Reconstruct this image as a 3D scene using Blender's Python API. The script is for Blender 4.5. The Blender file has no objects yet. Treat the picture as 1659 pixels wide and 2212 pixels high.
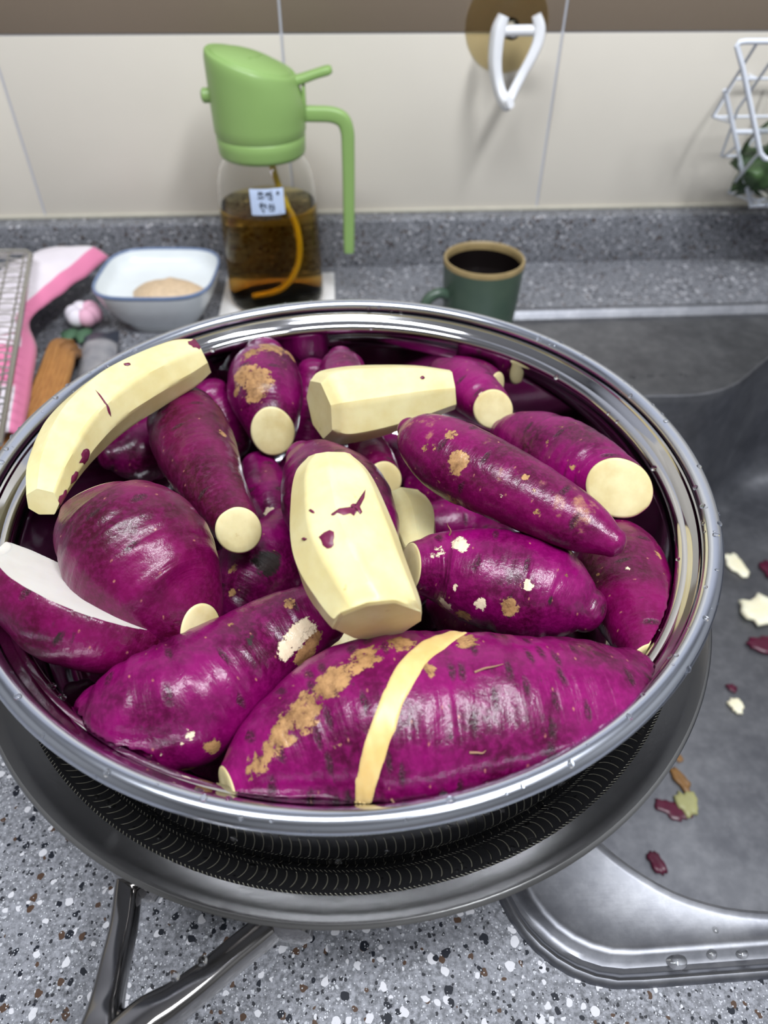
import bpy, bmesh, math, random
import numpy as np
from mathutils import Vector, Matrix, noise
from mathutils.bvhtree import BVHTree

# ------------------------------------------------------------------ camera, light, exposure
scene = bpy.context.scene
COL = scene.collection
cam_data = bpy.data.cameras.new('camera')
cam = bpy.data.objects.new('camera', cam_data)
COL.objects.link(cam)
FWD = Vector((0.05059956, 0.7236074, -0.68835458))
RIGHT = Vector((0.99794509, -0.0637615, 0.00633001))
UP = Vector((0.03931008, 0.68726036, 0.72534675))
cam.matrix_world = Matrix(((RIGHT.x, UP.x, -FWD.x, 0.0), (RIGHT.y, UP.y, -FWD.y, 0.0),
                           (RIGHT.z, UP.z, -FWD.z, 0.33), (0, 0, 0, 1)))
cam_data.sensor_fit = 'VERTICAL'
cam_data.sensor_height = 36.0
cam_data.lens = 1531.0 / 2212.0 * 36.0
cam_data.clip_start = 0.01
cam_data.dof.use_dof = True
cam_data.dof.focus_distance = 0.262
cam_data.dof.aperture_fstop = 9.6
scene.camera = cam

world = bpy.data.worlds.new('world')
scene.world = world
world.use_nodes = True
world.node_tree.nodes['Background'].inputs[0].default_value = (0.80, 0.90, 1.0, 1)
world.node_tree.nodes['Background'].inputs[1].default_value = 0.15

def area_light(name, loc, sx, sy, power, color, target):
    d = bpy.data.lights.new(name, 'AREA')
    d.shape = 'RECTANGLE'; d.size = sx; d.size_y = sy; d.energy = power; d.color = color
    o = bpy.data.objects.new(name, d); COL.objects.link(o); o.location = loc
    o.rotation_euler = (Vector(target) - Vector(loc)).to_track_quat('-Z', 'Y').to_euler()
    return o
area_light('ceiling_lamp_right_offscreen', (0.50, -0.34, 1.36), 0.16, 0.80, 22.0, (0.93, 0.96, 1.0), (0.50, -0.34, 0))
area_light('ceiling_lamp_left_offscreen', (-0.20, -0.10, 1.36), 0.80, 0.16, 18.0, (0.93, 0.96, 1.0), (-0.20, -0.10, 0))

scene.view_settings.view_transform = 'Standard'
scene.view_settings.look = 'None'
scene.view_settings.gamma = 1.0
scene.view_settings.use_curve_mapping = False
scene.view_settings.exposure = 0.0

# ------------------------------------------------------------------ measured tables (metres)
POTATO = {
    'A': [(-0.0387, 0.0984, 0.1260, 0.0071), (-0.0299, 0.1040, 0.1251, 0.0152), (-0.0161, 0.1106, 0.1242, 0.0225), (0.0029, 0.1160, 0.1234, 0.0293), (0.0269, 0.1176, 0.1225, 0.0306), (0.0515, 0.1187, 0.1216, 0.0279), (0.0709, 0.1218, 0.1208, 0.0243), (0.0845, 0.1247, 0.1199, 0.0203), (0.0943, 0.1286, 0.1190, 0.0146)],
    'B': [(-0.0818, 0.1266, 0.1180, 0.0140), (-0.0758, 0.1269, 0.1197, 0.0175), (-0.0666, 0.1279, 0.1214, 0.0201), (-0.0547, 0.1313, 0.1231, 0.0218), (-0.0417, 0.1406, 0.1249, 0.0192), (-0.0295, 0.1497, 0.1266, 0.0158), (-0.0182, 0.1558, 0.1283, 0.0138), (-0.0113, 0.1586, 0.1300, 0.0115)],
    'C1': [(-0.0968, 0.2077, 0.1460, 0.0133), (-0.0893, 0.1970, 0.1424, 0.0223), (-0.0766, 0.1822, 0.1388, 0.0268), (-0.0662, 0.1698, 0.1352, 0.0225), (-0.0582, 0.1613, 0.1316, 0.0154), (-0.0532, 0.1557, 0.1280, 0.0081)],
    'C2': [(-0.1218, 0.1795, 0.1500, 0.0094), (-0.1127, 0.1707, 0.1436, 0.0158), (-0.0993, 0.1621, 0.1372, 0.0189), (-0.0856, 0.1579, 0.1308, 0.0174), (-0.0740, 0.1560, 0.1244, 0.0131), (-0.0612, 0.1548, 0.1180, 0.0042)],
    'D': [(-0.1127, 0.2004, 0.1512, 0.0058), (-0.1135, 0.2183, 0.1518, 0.0093), (-0.1100, 0.2410, 0.1525, 0.0118), (-0.1011, 0.2611, 0.1531, 0.0128), (-0.0871, 0.2774, 0.1537, 0.0124), (-0.0733, 0.2892, 0.1543, 0.0111), (-0.0650, 0.2946, 0.1549, 0.0082)],
    'E': [(-0.0822, 0.2989, 0.1261, 0.0115), (-0.0766, 0.2833, 0.1260, 0.0178), (-0.0684, 0.2615, 0.1259, 0.0183), (-0.0581, 0.2352, 0.1258, 0.0141), (-0.0507, 0.2202, 0.1257, 0.0113), (-0.0448, 0.2073, 0.1256, 0.0092)],
    'F': [(-0.0434, 0.3500, 0.1210, 0.0116), (-0.0426, 0.3395, 0.1180, 0.0183), (-0.0411, 0.3214, 0.1150, 0.0198), (-0.0381, 0.3044, 0.1120, 0.0156), (-0.0368, 0.2956, 0.1090, 0.0112)],
    'G': [(-0.0116, 0.2766, 0.1350, 0.0135), (-0.0050, 0.2781, 0.1350, 0.0175), (0.0127, 0.2817, 0.1350, 0.0173), (0.0354, 0.2867, 0.1350, 0.0139), (0.0534, 0.2897, 0.1350, 0.0095)],
    'H': [(-0.0010, 0.3523, 0.1161, 0.0079), (-0.0005, 0.3425, 0.1146, 0.0129), (0.0018, 0.3131, 0.1132, 0.0147)],
    'I1': [(0.0526, 0.3276, 0.1193, 0.0095), (0.0635, 0.3163, 0.1204, 0.0128), (0.0708, 0.3006, 0.1215, 0.0119), (0.0749, 0.2894, 0.1226, 0.0098)],
    'I2': [(0.0636, 0.3402, 0.1139, 0.0083), (0.0745, 0.3342, 0.1137, 0.0093), (0.0835, 0.3234, 0.1135, 0.0081)],
    'J': [(0.0259, 0.2359, 0.1530, 0.0048), (0.0302, 0.2300, 0.1525, 0.0110), (0.0410, 0.2180, 0.1520, 0.0151), (0.0571, 0.2035, 0.1515, 0.0150), (0.0720, 0.1893, 0.1510, 0.0129), (0.0847, 0.1775, 0.1505, 0.0104), (0.0933, 0.1689, 0.1500, 0.0056)],
    'K': [(0.0775, 0.2761, 0.1180, 0.0069), (0.0829, 0.2662, 0.1225, 0.0122), (0.0943, 0.2510, 0.1270, 0.0166), (0.1049, 0.2302, 0.1315, 0.0157), (0.1123, 0.2125, 0.1360, 0.0122)],
    'L': [(0.0234, 0.1829, 0.1268, 0.0093), (0.0345, 0.1819, 0.1265, 0.0143), (0.0498, 0.1765, 0.1262, 0.0191), (0.0633, 0.1721, 0.1259, 0.0196), (0.0746, 0.1669, 0.1255, 0.0180), (0.0821, 0.1619, 0.1252, 0.0137), (0.0863, 0.1591, 0.1249, 0.0089)],
    'M': [(0.1129, 0.2170, 0.1057, 0.0104), (0.1116, 0.1950, 0.1099, 0.0185), (0.1099, 0.1717, 0.1140, 0.0173), (0.1072, 0.1530, 0.1181, 0.0128), (0.1036, 0.1381, 0.1223, 0.0068)],
    'N': [(-0.0056, 0.1921, 0.1750, 0.0072), (-0.0053, 0.1864, 0.1725, 0.0119), (-0.0036, 0.1726, 0.1700, 0.0150), (-0.0008, 0.1537, 0.1675, 0.0168), (0.0037, 0.1404, 0.1650, 0.0152), (0.0071, 0.1324, 0.1625, 0.0135), (0.0084, 0.1308, 0.1600, 0.0122)],
    'O1': [(-0.0210, 0.2607, 0.1203, 0.0076), (-0.0144, 0.2487, 0.1202, 0.0169), (-0.0043, 0.2264, 0.1202, 0.0237), (0.0070, 0.2088, 0.1201, 0.0164), (0.0141, 0.1978, 0.1200, 0.0075)],
    'O2': [(-0.0301, 0.2396, 0.0944, 0.0109), (-0.0372, 0.2250, 0.0913, 0.0181), (-0.0441, 0.2126, 0.0883, 0.0177), (-0.0507, 0.2008, 0.0853, 0.0122)],
    'P': [(0.0106, 0.2937, 0.1000, 0.0097), (0.0145, 0.2761, 0.1018, 0.0103), (0.0182, 0.2613, 0.1035, 0.0084)],
    'Q': [(0.0236, 0.2437, 0.1056, 0.0098), (0.0278, 0.2297, 0.1053, 0.0116), (0.0295, 0.2139, 0.1050, 0.0081)],
    'R': [(-0.0142, 0.1721, 0.0850, 0.0067), (-0.0055, 0.1762, 0.0850, 0.0093), (0.0054, 0.1827, 0.0850, 0.0089)],
    'S': [(-0.1170, 0.2814, 0.1079, 0.0069), (-0.1078, 0.2874, 0.1041, 0.0140), (-0.0954, 0.2991, 0.1004, 0.0169)],
    'T': [(-0.0727, 0.3320, 0.1090, 0.0102), (-0.0680, 0.3283, 0.0959, 0.0142), (-0.0665, 0.3199, 0.0829, 0.0130)],
    'V': [(-0.0466, 0.2960, 0.0850, 0.0099), (-0.0408, 0.2729, 0.0822, 0.0143), (-0.0355, 0.2551, 0.0794, 0.0116)],
    'W': [(-0.0160, 0.3553, 0.1071, 0.0094), (-0.0196, 0.3466, 0.0907, 0.0135), (-0.0232, 0.3328, 0.0744, 0.0122)],
}
MARKS = {
    'A': [('t', -0.0299, 0.0986, 0.1398, 0.005, 1), ('t', -0.0239, 0.1045, 0.144, 0.006, 1), ('t', -0.0158, 0.1107, 0.1477, 0.0067, 1), ('t', -0.007, 0.1177, 0.1506, 0.0061, 1), ('t', 0.0036, 0.1247, 0.1512, 0.0056, 0.9), ('t', 0.0139, 0.1307, 0.1493, 0.0065, 0.9), ('t', 0.0355, 0.1302, 0.1493, 0.0055, 0.9), ('t', -0.0333, 0.0949, 0.1366, 0.0039, 0.8), ('t', -0.0289, 0.091, 0.133, 0.0021, 0.9), ('t', 0.0217, 0.1177, 0.1528, 0.003, 0.9), ('t', -0.0067, 0.0995, 0.1461, 0.0039, 0.45), ('d', -0.0232, 0.0896, 0.1308, 0.0055, 1), ('d', -0.033, 0.0907, 0.1312, 0.0031, 0.9), ('d', -0.0009, 0.1148, 0.1521, 0.003, 0.75), ('d', -0.0095, 0.0952, 0.1415, 0.0036, 0.7), ('d', -0.0065, 0.0914, 0.1377, 0.0036, 0.75), ('d', 0.0252, 0.1071, 0.151, 0.0034, 0.8), ('d', 0.0265, 0.0998, 0.147, 0.0029, 0.8), ('d', 0.0393, 0.1193, 0.1513, 0.0055, 0.7), ('d', 0.0394, 0.1118, 0.1505, 0.0032, 0.7), ('d', 0.0274, 0.0925, 0.1396, 0.0031, 0.85), ('d', 0.0491, 0.1253, 0.149, 0.0037, 0.7), ('d', 0.0547, 0.115, 0.149, 0.0044, 0.75), ('d', 0.0712, 0.1125, 0.1439, 0.0028, 0.8), ('d', 0.0511, 0.1006, 0.143, 0.0032, 0.7), ('d', 0.0162, 0.0904, 0.1369, 0.0031, 0.8), ('d', 0.0086, 0.0946, 0.1431, 0.0026, 0.8)],
    'B': [('c', -0.0188, 0.1439, 0.1376, 0.0043, 1), ('c', -0.0226, 0.1388, 0.1359, 0.0033, 1), ('c', -0.0145, 0.1477, 0.1386, 0.004, 0.9), ('t', -0.0129, 0.1448, 0.1347, 0.0053, 0.9), ('t', -0.017, 0.1399, 0.13, 0.004, 0.9), ('c', -0.0502, 0.1127, 0.1328, 0.0021, 1), ('c', -0.0529, 0.1109, 0.1301, 0.0011, 0.8), ('c', -0.0635, 0.1089, 0.1271, 0.0017, 0.9), ('c', -0.0597, 0.1095, 0.1273, 0.0013, 0.9), ('t', -0.0397, 0.1467, 0.143, 0.0021, 0.8), ('t', -0.0211, 0.1552, 0.142, 0.0028, 0.9), ('t', -0.0446, 0.1124, 0.1259, 0.0043, 0.8), ('t', -0.0534, 0.1108, 0.1156, 0.0053, 0.6), ('d', -0.0292, 0.1484, 0.1425, 0.0021, 0.8), ('d', -0.0326, 0.1416, 0.1425, 0.0021, 0.8), ('d', -0.0332, 0.1387, 0.142, 0.0018, 0.8), ('d', -0.0441, 0.1151, 0.1123, 0.0063, 1)],
    'C1': [('d', -0.0782, 0.169, 0.1617, 0.0034, 0.7), ('d', -0.0607, 0.1719, 0.1588, 0.0037, 0.7), ('d', -0.0525, 0.1514, 0.1417, 0.0028, 0.8), ('t', -0.0523, 0.1625, 0.1512, 0.0022, 0.8), ('d', -0.0782, 0.1867, 0.1653, 0.0035, 0.6), ('d', -0.0591, 0.1617, 0.1549, 0.0021, 0.8)],
    'C2': [('d', -0.094, 0.1447, 0.1438, 0.0104, 0.75), ('d', -0.0776, 0.1463, 0.1403, 0.0033, 0.7)],
    'E': [('t', -0.0543, 0.2562, 0.1386, 0.0037, 0.6), ('d', -0.0554, 0.2143, 0.1341, 0.0038, 0.6)],
    'F': [('t', -0.0522, 0.3162, 0.1301, 0.0062, 1), ('t', -0.0423, 0.3099, 0.1311, 0.008, 1), ('t', -0.0446, 0.3031, 0.1274, 0.0056, 1), ('t', -0.0479, 0.3293, 0.1343, 0.0063, 0.9), ('t', -0.0361, 0.335, 0.1348, 0.0073, 0.9), ('t', -0.027, 0.3366, 0.1279, 0.004, 0.9), ('t', -0.0549, 0.3098, 0.1233, 0.0033, 0.8)],
    'H': [('d', -0.0011, 0.3267, 0.1274, 0.0039, 0.6)],
    'W': [('d', -0.0104, 0.3508, 0.1128, 0.0037, 0.6)],
    'I1': [('c', 0.0703, 0.2904, 0.1318, 0.0046, 0.9)],
    'J': [('t', 0.0403, 0.2131, 0.1661, 0.0028, 0.8), ('t', 0.0411, 0.2039, 0.1623, 0.0038, 0.9), ('t', 0.0434, 0.202, 0.1626, 0.0028, 0.9), ('t', 0.0315, 0.2113, 0.1613, 0.0042, 0.6), ('t', 0.0355, 0.2029, 0.152, 0.0043, 0.6), ('t', 0.0401, 0.2006, 0.1454, 0.0043, 0.7), ('t', 0.0642, 0.1901, 0.1638, 0.0017, 0.8), ('t', 0.0667, 0.1849, 0.1621, 0.0015, 0.8), ('c', 0.0561, 0.1874, 0.1573, 0.0015, 0.8), ('t', 0.0671, 0.1792, 0.1568, 0.0016, 0.8), ('t', 0.0409, 0.2003, 0.1585, 0.0035, 0.7)],
    'K': [('t', 0.0873, 0.2398, 0.1401, 0.0018, 0.7), ('t', 0.0941, 0.2223, 0.1399, 0.0027, 0.6), ('t', 0.0923, 0.2463, 0.1438, 0.0053, 0.5)],
    'L': [('c', 0.0324, 0.1787, 0.1403, 0.0038, 1), ('c', 0.0394, 0.1809, 0.1425, 0.0034, 1), ('c', 0.0413, 0.1765, 0.1434, 0.0027, 0.9), ('c', 0.0619, 0.159, 0.1403, 0.0026, 1), ('c', 0.0463, 0.1587, 0.1324, 0.0033, 1), ('c', 0.0343, 0.1646, 0.1239, 0.0041, 1), ('t', 0.0333, 0.167, 0.1155, 0.0064, 0.9), ('t', 0.0405, 0.1601, 0.1237, 0.0044, 0.9), ('t', 0.0556, 0.1559, 0.1337, 0.0043, 1), ('t', 0.0777, 0.1547, 0.1381, 0.0026, 1), ('t', 0.0767, 0.1617, 0.1424, 0.0023, 0.9), ('t', 0.0735, 0.1516, 0.1346, 0.0019, 0.8), ('c', 0.037, 0.1646, 0.1342, 0.0017, 0.9), ('d', 0.0688, 0.1547, 0.1375, 0.0039, 0.9), ('d', 0.055, 0.1549, 0.1305, 0.004, 0.9), ('t', 0.0845, 0.1508, 0.1322, 0.0023, 0.8), ('c', 0.0289, 0.1772, 0.1384, 0.0031, 0.8)],
    'M': [('c', 0.1047, 0.1737, 0.1302, 0.0019, 0.9), ('t', 0.1203, 0.1824, 0.1272, 0.0022, 0.9), ('t', 0.1195, 0.1708, 0.1281, 0.0014, 0.9), ('t', 0.0957, 0.177, 0.1226, 0.0016, 0.8), ('d', 0.1044, 0.1595, 0.1305, 0.0044, 0.6), ('d', 0.1028, 0.1516, 0.1298, 0.0023, 0.8)],
    'O2': [('d', -0.036, 0.2089, 0.1041, 0.0092, 1.2), ('d', -0.0486, 0.2, 0.1002, 0.0027, 0.7), ('t', -0.0508, 0.2076, 0.1035, 0.0036, 0.7), ('t', -0.0506, 0.1979, 0.0982, 0.0027, 0.7)],
    'O1': [('d', -0.0268, 0.2371, 0.1306, 0.0024, 0.8), ('d', 0.0158, 0.2035, 0.1327, 0.0074, 0.8), ('c', -0.0321, 0.2224, 0.1199, 0.0036, 0.9)],
    'V': [('c', -0.0377, 0.2534, 0.0907, 0.0041, 1)],
}
STRIP_LEFT = [[0.0302, 0.1378, 0.1451], [0.0227, 0.1325, 0.1489], [0.0161, 0.1245, 0.1517], [0.0114, 0.1176, 0.1527], [0.0076, 0.1105, 0.152], [0.0046, 0.1044, 0.1501], [0.0017, 0.0988, 0.1465], [-0.0002, 0.0942, 0.1422], [-0.0014, 0.0903, 0.1366], [-0.0017, 0.0873, 0.1261]]
STRIP_RIGHT = [[0.0368, 0.1365, 0.1453], [0.0302, 0.1293, 0.1503], [0.0228, 0.1218, 0.1527], [0.018, 0.1149, 0.1525], [0.0137, 0.1082, 0.1514], [0.0112, 0.1026, 0.1489], [0.0085, 0.0975, 0.1455], [0.0062, 0.093, 0.1412], [0.0042, 0.0896, 0.1359], [0.0029, 0.087, 0.126]]
ROOTLETS = [[[0.0376, 0.1862, 0.1409], [0.0377, 0.1867, 0.1408], [0.0377, 0.1874, 0.1403], [0.0375, 0.1878, 0.1401]], [[0.0354, 0.1171, 0.152], [0.0383, 0.1179, 0.1517], [0.0412, 0.1183, 0.1511], [0.0443, 0.1195, 0.1505]], [[0.0316, 0.0962, 0.1435], [0.0336, 0.0966, 0.1431], [0.0352, 0.0964, 0.1429], [0.0364, 0.0969, 0.1429]], [[0.009, 0.0893, 0.1345], [0.0103, 0.0887, 0.1334], [0.0117, 0.0882, 0.1314], [0.0125, 0.0877, 0.1294]]]
PATCHES = {
    'N': [[[-0.0087, 0.1473, 0.1804], [-0.0072, 0.1481, 0.1817], [-0.0055, 0.1483, 0.1824], [-0.0043, 0.1473, 0.1826], [-0.0041, 0.1458, 0.1817], [-0.0045, 0.1448, 0.1813], [-0.0043, 0.1436, 0.1807], [-0.0051, 0.143, 0.1802], [-0.0063, 0.1431, 0.1798], [-0.0076, 0.1444, 0.1799], [-0.008, 0.146, 0.1803]], [[-0.0049, 0.1535, 0.1836], [-0.0015, 0.1533, 0.1839], [0.0008, 0.155, 0.1839], [0.0011, 0.1575, 0.1842], [0.0018, 0.1585, 0.184], [0.0038, 0.1591, 0.1835], [0.005, 0.1624, 0.1828], [0.0061, 0.1672, 0.1819], [0.0056, 0.1627, 0.1825], [0.0041, 0.1579, 0.1834], [0.0047, 0.1558, 0.183], [0.0041, 0.1545, 0.1835], [0.0031, 0.1558, 0.1835], [0.0019, 0.1531, 0.1837], [0.0008, 0.1539, 0.1839], [-0.0015, 0.1523, 0.1841], [-0.0047, 0.1529, 0.1836]], [[-0.0098, 0.1562, 0.1818], [-0.0101, 0.1561, 0.1817], [-0.0108, 0.1567, 0.1813], [-0.0115, 0.1581, 0.1809], [-0.0113, 0.1582, 0.1811], [-0.0111, 0.1584, 0.1812], [-0.0103, 0.1573, 0.1818], [-0.0099, 0.1567, 0.1817]], [[-0.0123, 0.1491, 0.1784], [-0.0128, 0.1492, 0.1779], [-0.0135, 0.1495, 0.1772], [-0.0139, 0.1504, 0.1768], [-0.0145, 0.1511, 0.1764], [-0.0141, 0.1507, 0.1772], [-0.0135, 0.1506, 0.1776], [-0.013, 0.1498, 0.178]]],
    'G': [[[0.0386, 0.282, 0.1476], [0.0381, 0.2815, 0.1473], [0.0374, 0.2811, 0.1473], [0.0367, 0.2809, 0.1477], [0.036, 0.2816, 0.1479], [0.0367, 0.2826, 0.1481], [0.0376, 0.283, 0.1481], [0.0383, 0.2827, 0.1478]]],
    'D': [[[-0.1018, 0.2266, 0.1506], [-0.1025, 0.2249, 0.1496], [-0.103, 0.2228, 0.1501], [-0.1029, 0.2223, 0.1516], [-0.1031, 0.2216, 0.1522], [-0.1036, 0.2204, 0.1531], [-0.1029, 0.2233, 0.1535], [-0.103, 0.2237, 0.1548], [-0.1025, 0.2259, 0.1552], [-0.102, 0.2274, 0.1546], [-0.1015, 0.2279, 0.1542], [-0.1014, 0.2284, 0.1534], [-0.1014, 0.2283, 0.1525], [-0.1014, 0.2277, 0.1517]], [[-0.105, 0.2177, 0.1478], [-0.1061, 0.218, 0.1454], [-0.1054, 0.2149, 0.1482], [-0.1054, 0.2126, 0.1489], [-0.1053, 0.211, 0.1504], [-0.1052, 0.2123, 0.1512], [-0.1051, 0.2129, 0.1518], [-0.1048, 0.2139, 0.1522], [-0.1047, 0.2154, 0.1518], [-0.1044, 0.2168, 0.152], [-0.1043, 0.2174, 0.1513], [-0.1042, 0.218, 0.1505], [-0.1043, 0.2179, 0.1498], [-0.1045, 0.2177, 0.149]], [[-0.1068, 0.2071, 0.1462], [-0.1071, 0.2048, 0.1471], [-0.1075, 0.2031, 0.1467], [-0.1077, 0.2012, 0.1474], [-0.1074, 0.1999, 0.1491], [-0.1071, 0.1991, 0.1507], [-0.1069, 0.2005, 0.1516], [-0.1066, 0.2024, 0.1522], [-0.1063, 0.2045, 0.1511], [-0.106, 0.2062, 0.1515], [-0.1058, 0.2076, 0.1509], [-0.106, 0.2072, 0.1498], [-0.1063, 0.2073, 0.1488], [-0.1068, 0.2097, 0.1463]], [[-0.0621, 0.2904, 0.1615], [-0.0639, 0.2895, 0.1624], [-0.0642, 0.2882, 0.1619], [-0.0657, 0.2889, 0.1629], [-0.0669, 0.2884, 0.1634], [-0.0674, 0.2896, 0.1638], [-0.069, 0.2905, 0.1644], [-0.0696, 0.2928, 0.1644], [-0.0683, 0.2939, 0.164], [-0.0683, 0.2973, 0.1631], [-0.0664, 0.2963, 0.1631], [-0.0648, 0.2933, 0.1633], [-0.0635, 0.2928, 0.1628], [-0.0625, 0.2917, 0.1622]], [[-0.1022, 0.2542, 0.1652], [-0.1, 0.2519, 0.1642], [-0.0978, 0.2485, 0.1619], [-0.096, 0.2461, 0.1582], [-0.0955, 0.2457, 0.1564], [-0.0961, 0.2457, 0.1583], [-0.0981, 0.2479, 0.1619], [-0.1003, 0.2512, 0.1642]], [[-0.0911, 0.2722, 0.1659], [-0.0908, 0.2713, 0.166], [-0.0918, 0.2704, 0.1658], [-0.0927, 0.2705, 0.1658], [-0.0932, 0.2705, 0.166], [-0.094, 0.2716, 0.1658], [-0.0925, 0.2722, 0.1659], [-0.0916, 0.2725, 0.1659]]],
}

# ------------------------------------------------------------------ mesh helpers
def link(name, me, mat=None, parent=None, smooth=True):
    o = bpy.data.objects.new(name, me); COL.objects.link(o)
    if mat: me.materials.append(mat)
    if smooth:
        for p in me.polygons: p.use_smooth = True
    if parent: o.parent = parent
    return o
def mesh(name, v, f, mat=None, parent=None, smooth=True, fix=True):
    me = bpy.data.meshes.new(name); me.from_pydata([tuple(p) for p in v], [], f)
    if fix:
        bm = bmesh.new(); bm.from_mesh(me); bmesh.ops.recalc_face_normals(bm, faces=bm.faces); bm.to_mesh(me); bm.free()
    me.update()
    return link(name, me, mat, parent, smooth)
def tag(o, label, cat, group=None, kind=None):
    if label: o['label'] = label
    if cat: o['category'] = cat
    if group: o['group'] = group
    if kind: o['kind'] = kind
    return o
def empty(name, loc=(0, 0, 0)):
    o = bpy.data.objects.new(name, None); COL.objects.link(o); o.location = loc; o.empty_display_size = 0.02
    return o
def adopt(parent, *kids):
    """parent kids built in world space to an Empty that stands at the thing's base"""
    for k in kids:
        k.parent = parent
        k.matrix_parent_inverse = Matrix.Translation(parent.location).inverted()
def sharp(o, deg=35):
    me = o.data
    try: me.set_sharp_from_angle(angle=math.radians(deg))
    except Exception: pass
def lathe(name, prof, n=96, mat=None, parent=None, center=(0, 0), closed=False, uv=False, sharp_deg=40):
    v, f = [], []
    m = len(prof)
    for i in range(n):
        a = 2 * math.pi * i / n; c, s = math.cos(a), math.sin(a)
        for r, z in prof: v.append((center[0] + r * c, center[1] + r * s, z))
    mm = m if closed else m - 1
    for i in range(n):
        for j in range(mm):
            k = (j + 1) % m; i2 = (i + 1) % n
            f.append((i * m + j, i2 * m + j, i2 * m + k, i * m + k))
    o = mesh(name, v, f, mat, parent)
    if uv:
        L = [0]
        for j in range(1, m): L.append(L[-1] + math.hypot(prof[j][0] - prof[j-1][0], prof[j][1] - prof[j-1][1]))
        me = o.data; ul = me.uv_layers.new(name='UVMap')
        for p in me.polygons:
            cols = [me.loops[l].vertex_index // m for l in p.loop_indices]
            wrap = max(cols) - min(cols) > n // 2
            for l in p.loop_indices:
                vi = me.loops[l].vertex_index; c = vi // m
                if wrap and c == 0: c = n
                ul.data[l].uv = (c / n * uv, L[vi % m])
    sharp(o, sharp_deg)
    return o
def catmull(pts, n):
    P = [np.array(p, float) for p in pts]; P = [2 * P[0] - P[1]] + P + [2 * P[-1] - P[-2]]
    out = []
    S = len(P) - 3
    for q in range(n):
        t = q / (n - 1) * S; i = min(int(t), S - 1); t -= i
        a, b, c, d = P[i:i + 4]
        out.append(0.5 * (2 * b + (c - a) * t + (2 * a - 5 * b + 4 * c - d) * t * t + (3 * b - a - 3 * c + d) * t ** 3))
    return out
def tube(name, pts, r, mat=None, parent=None, n=10, smooth_path=0, sect=None, closed=False, up=(0, 0, 1)):
    """round (or sect-shaped) bar along a path; r may be one number or one per point"""
    if smooth_path:
        rr = r if hasattr(r, '__len__') else [r] * len(pts)
        q = catmull([tuple(p) + (x,) for p, x in zip(pts, rr)], smooth_path)
        pts = [tuple(x[:3]) for x in q]; r = [x[3] for x in q]
    if not hasattr(r, '__len__'): r = [r] * len(pts)
    P = [Vector(p) for p in pts]; v, f = [], []; N = len(P)
    sec = sect or [(math.cos(2 * math.pi * k / n), math.sin(2 * math.pi * k / n)) for k in range(n)]
    n = len(sec); prev = None
    for i in range(N):
        if closed: t = (P[(i + 1) % N] - P[i - 1]).normalized()
        else: t = (P[min(i + 1, N - 1)] - P[max(i - 1, 0)]).normalized()
        if prev is None:
            a = t.cross(Vector(up))
            if a.length < 1e-3: a = t.cross(Vector((0, 1, 0)))
        else: a = prev - t * prev.dot(t)
        a.normalize(); prev = a; b = a.cross(t)
        for x, y in sec: v.append(P[i] + (a * x + b * y) * r[i])
    for i in range(N if closed else N - 1):
        for k in range(n):
            j = (i + 1) % N
            f.append((i * n + k, i * n + (k + 1) % n, j * n + (k + 1) % n, j * n + k))
    if not closed:
        f.append(tuple(range(n))); f.append(tuple((N - 1) * n + k for k in reversed(range(n))))
    o = mesh(name, v, f, mat, parent); sharp(o, 50)
    return o
def box(name, x0, x1, y0, y1, z0, z1, mat=None, parent=None, bevel=0.0, seg=2):
    bm = bmesh.new(); bmesh.ops.create_cube(bm, size=1)
    for q in bm.verts: q.co = Vector(((x0 + x1) / 2 + q.co.x * (x1 - x0), (y0 + y1) / 2 + q.co.y * (y1 - y0), (z0 + z1) / 2 + q.co.z * (z1 - z0)))
    if bevel: bmesh.ops.bevel(bm, geom=bm.edges[:], offset=bevel, segments=seg, profile=0.5, affect='EDGES')
    me = bpy.data.meshes.new(name); bm.to_mesh(me); bm.free()
    o = link(name, me, mat, parent); sharp(o, 40)
    return o

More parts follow.
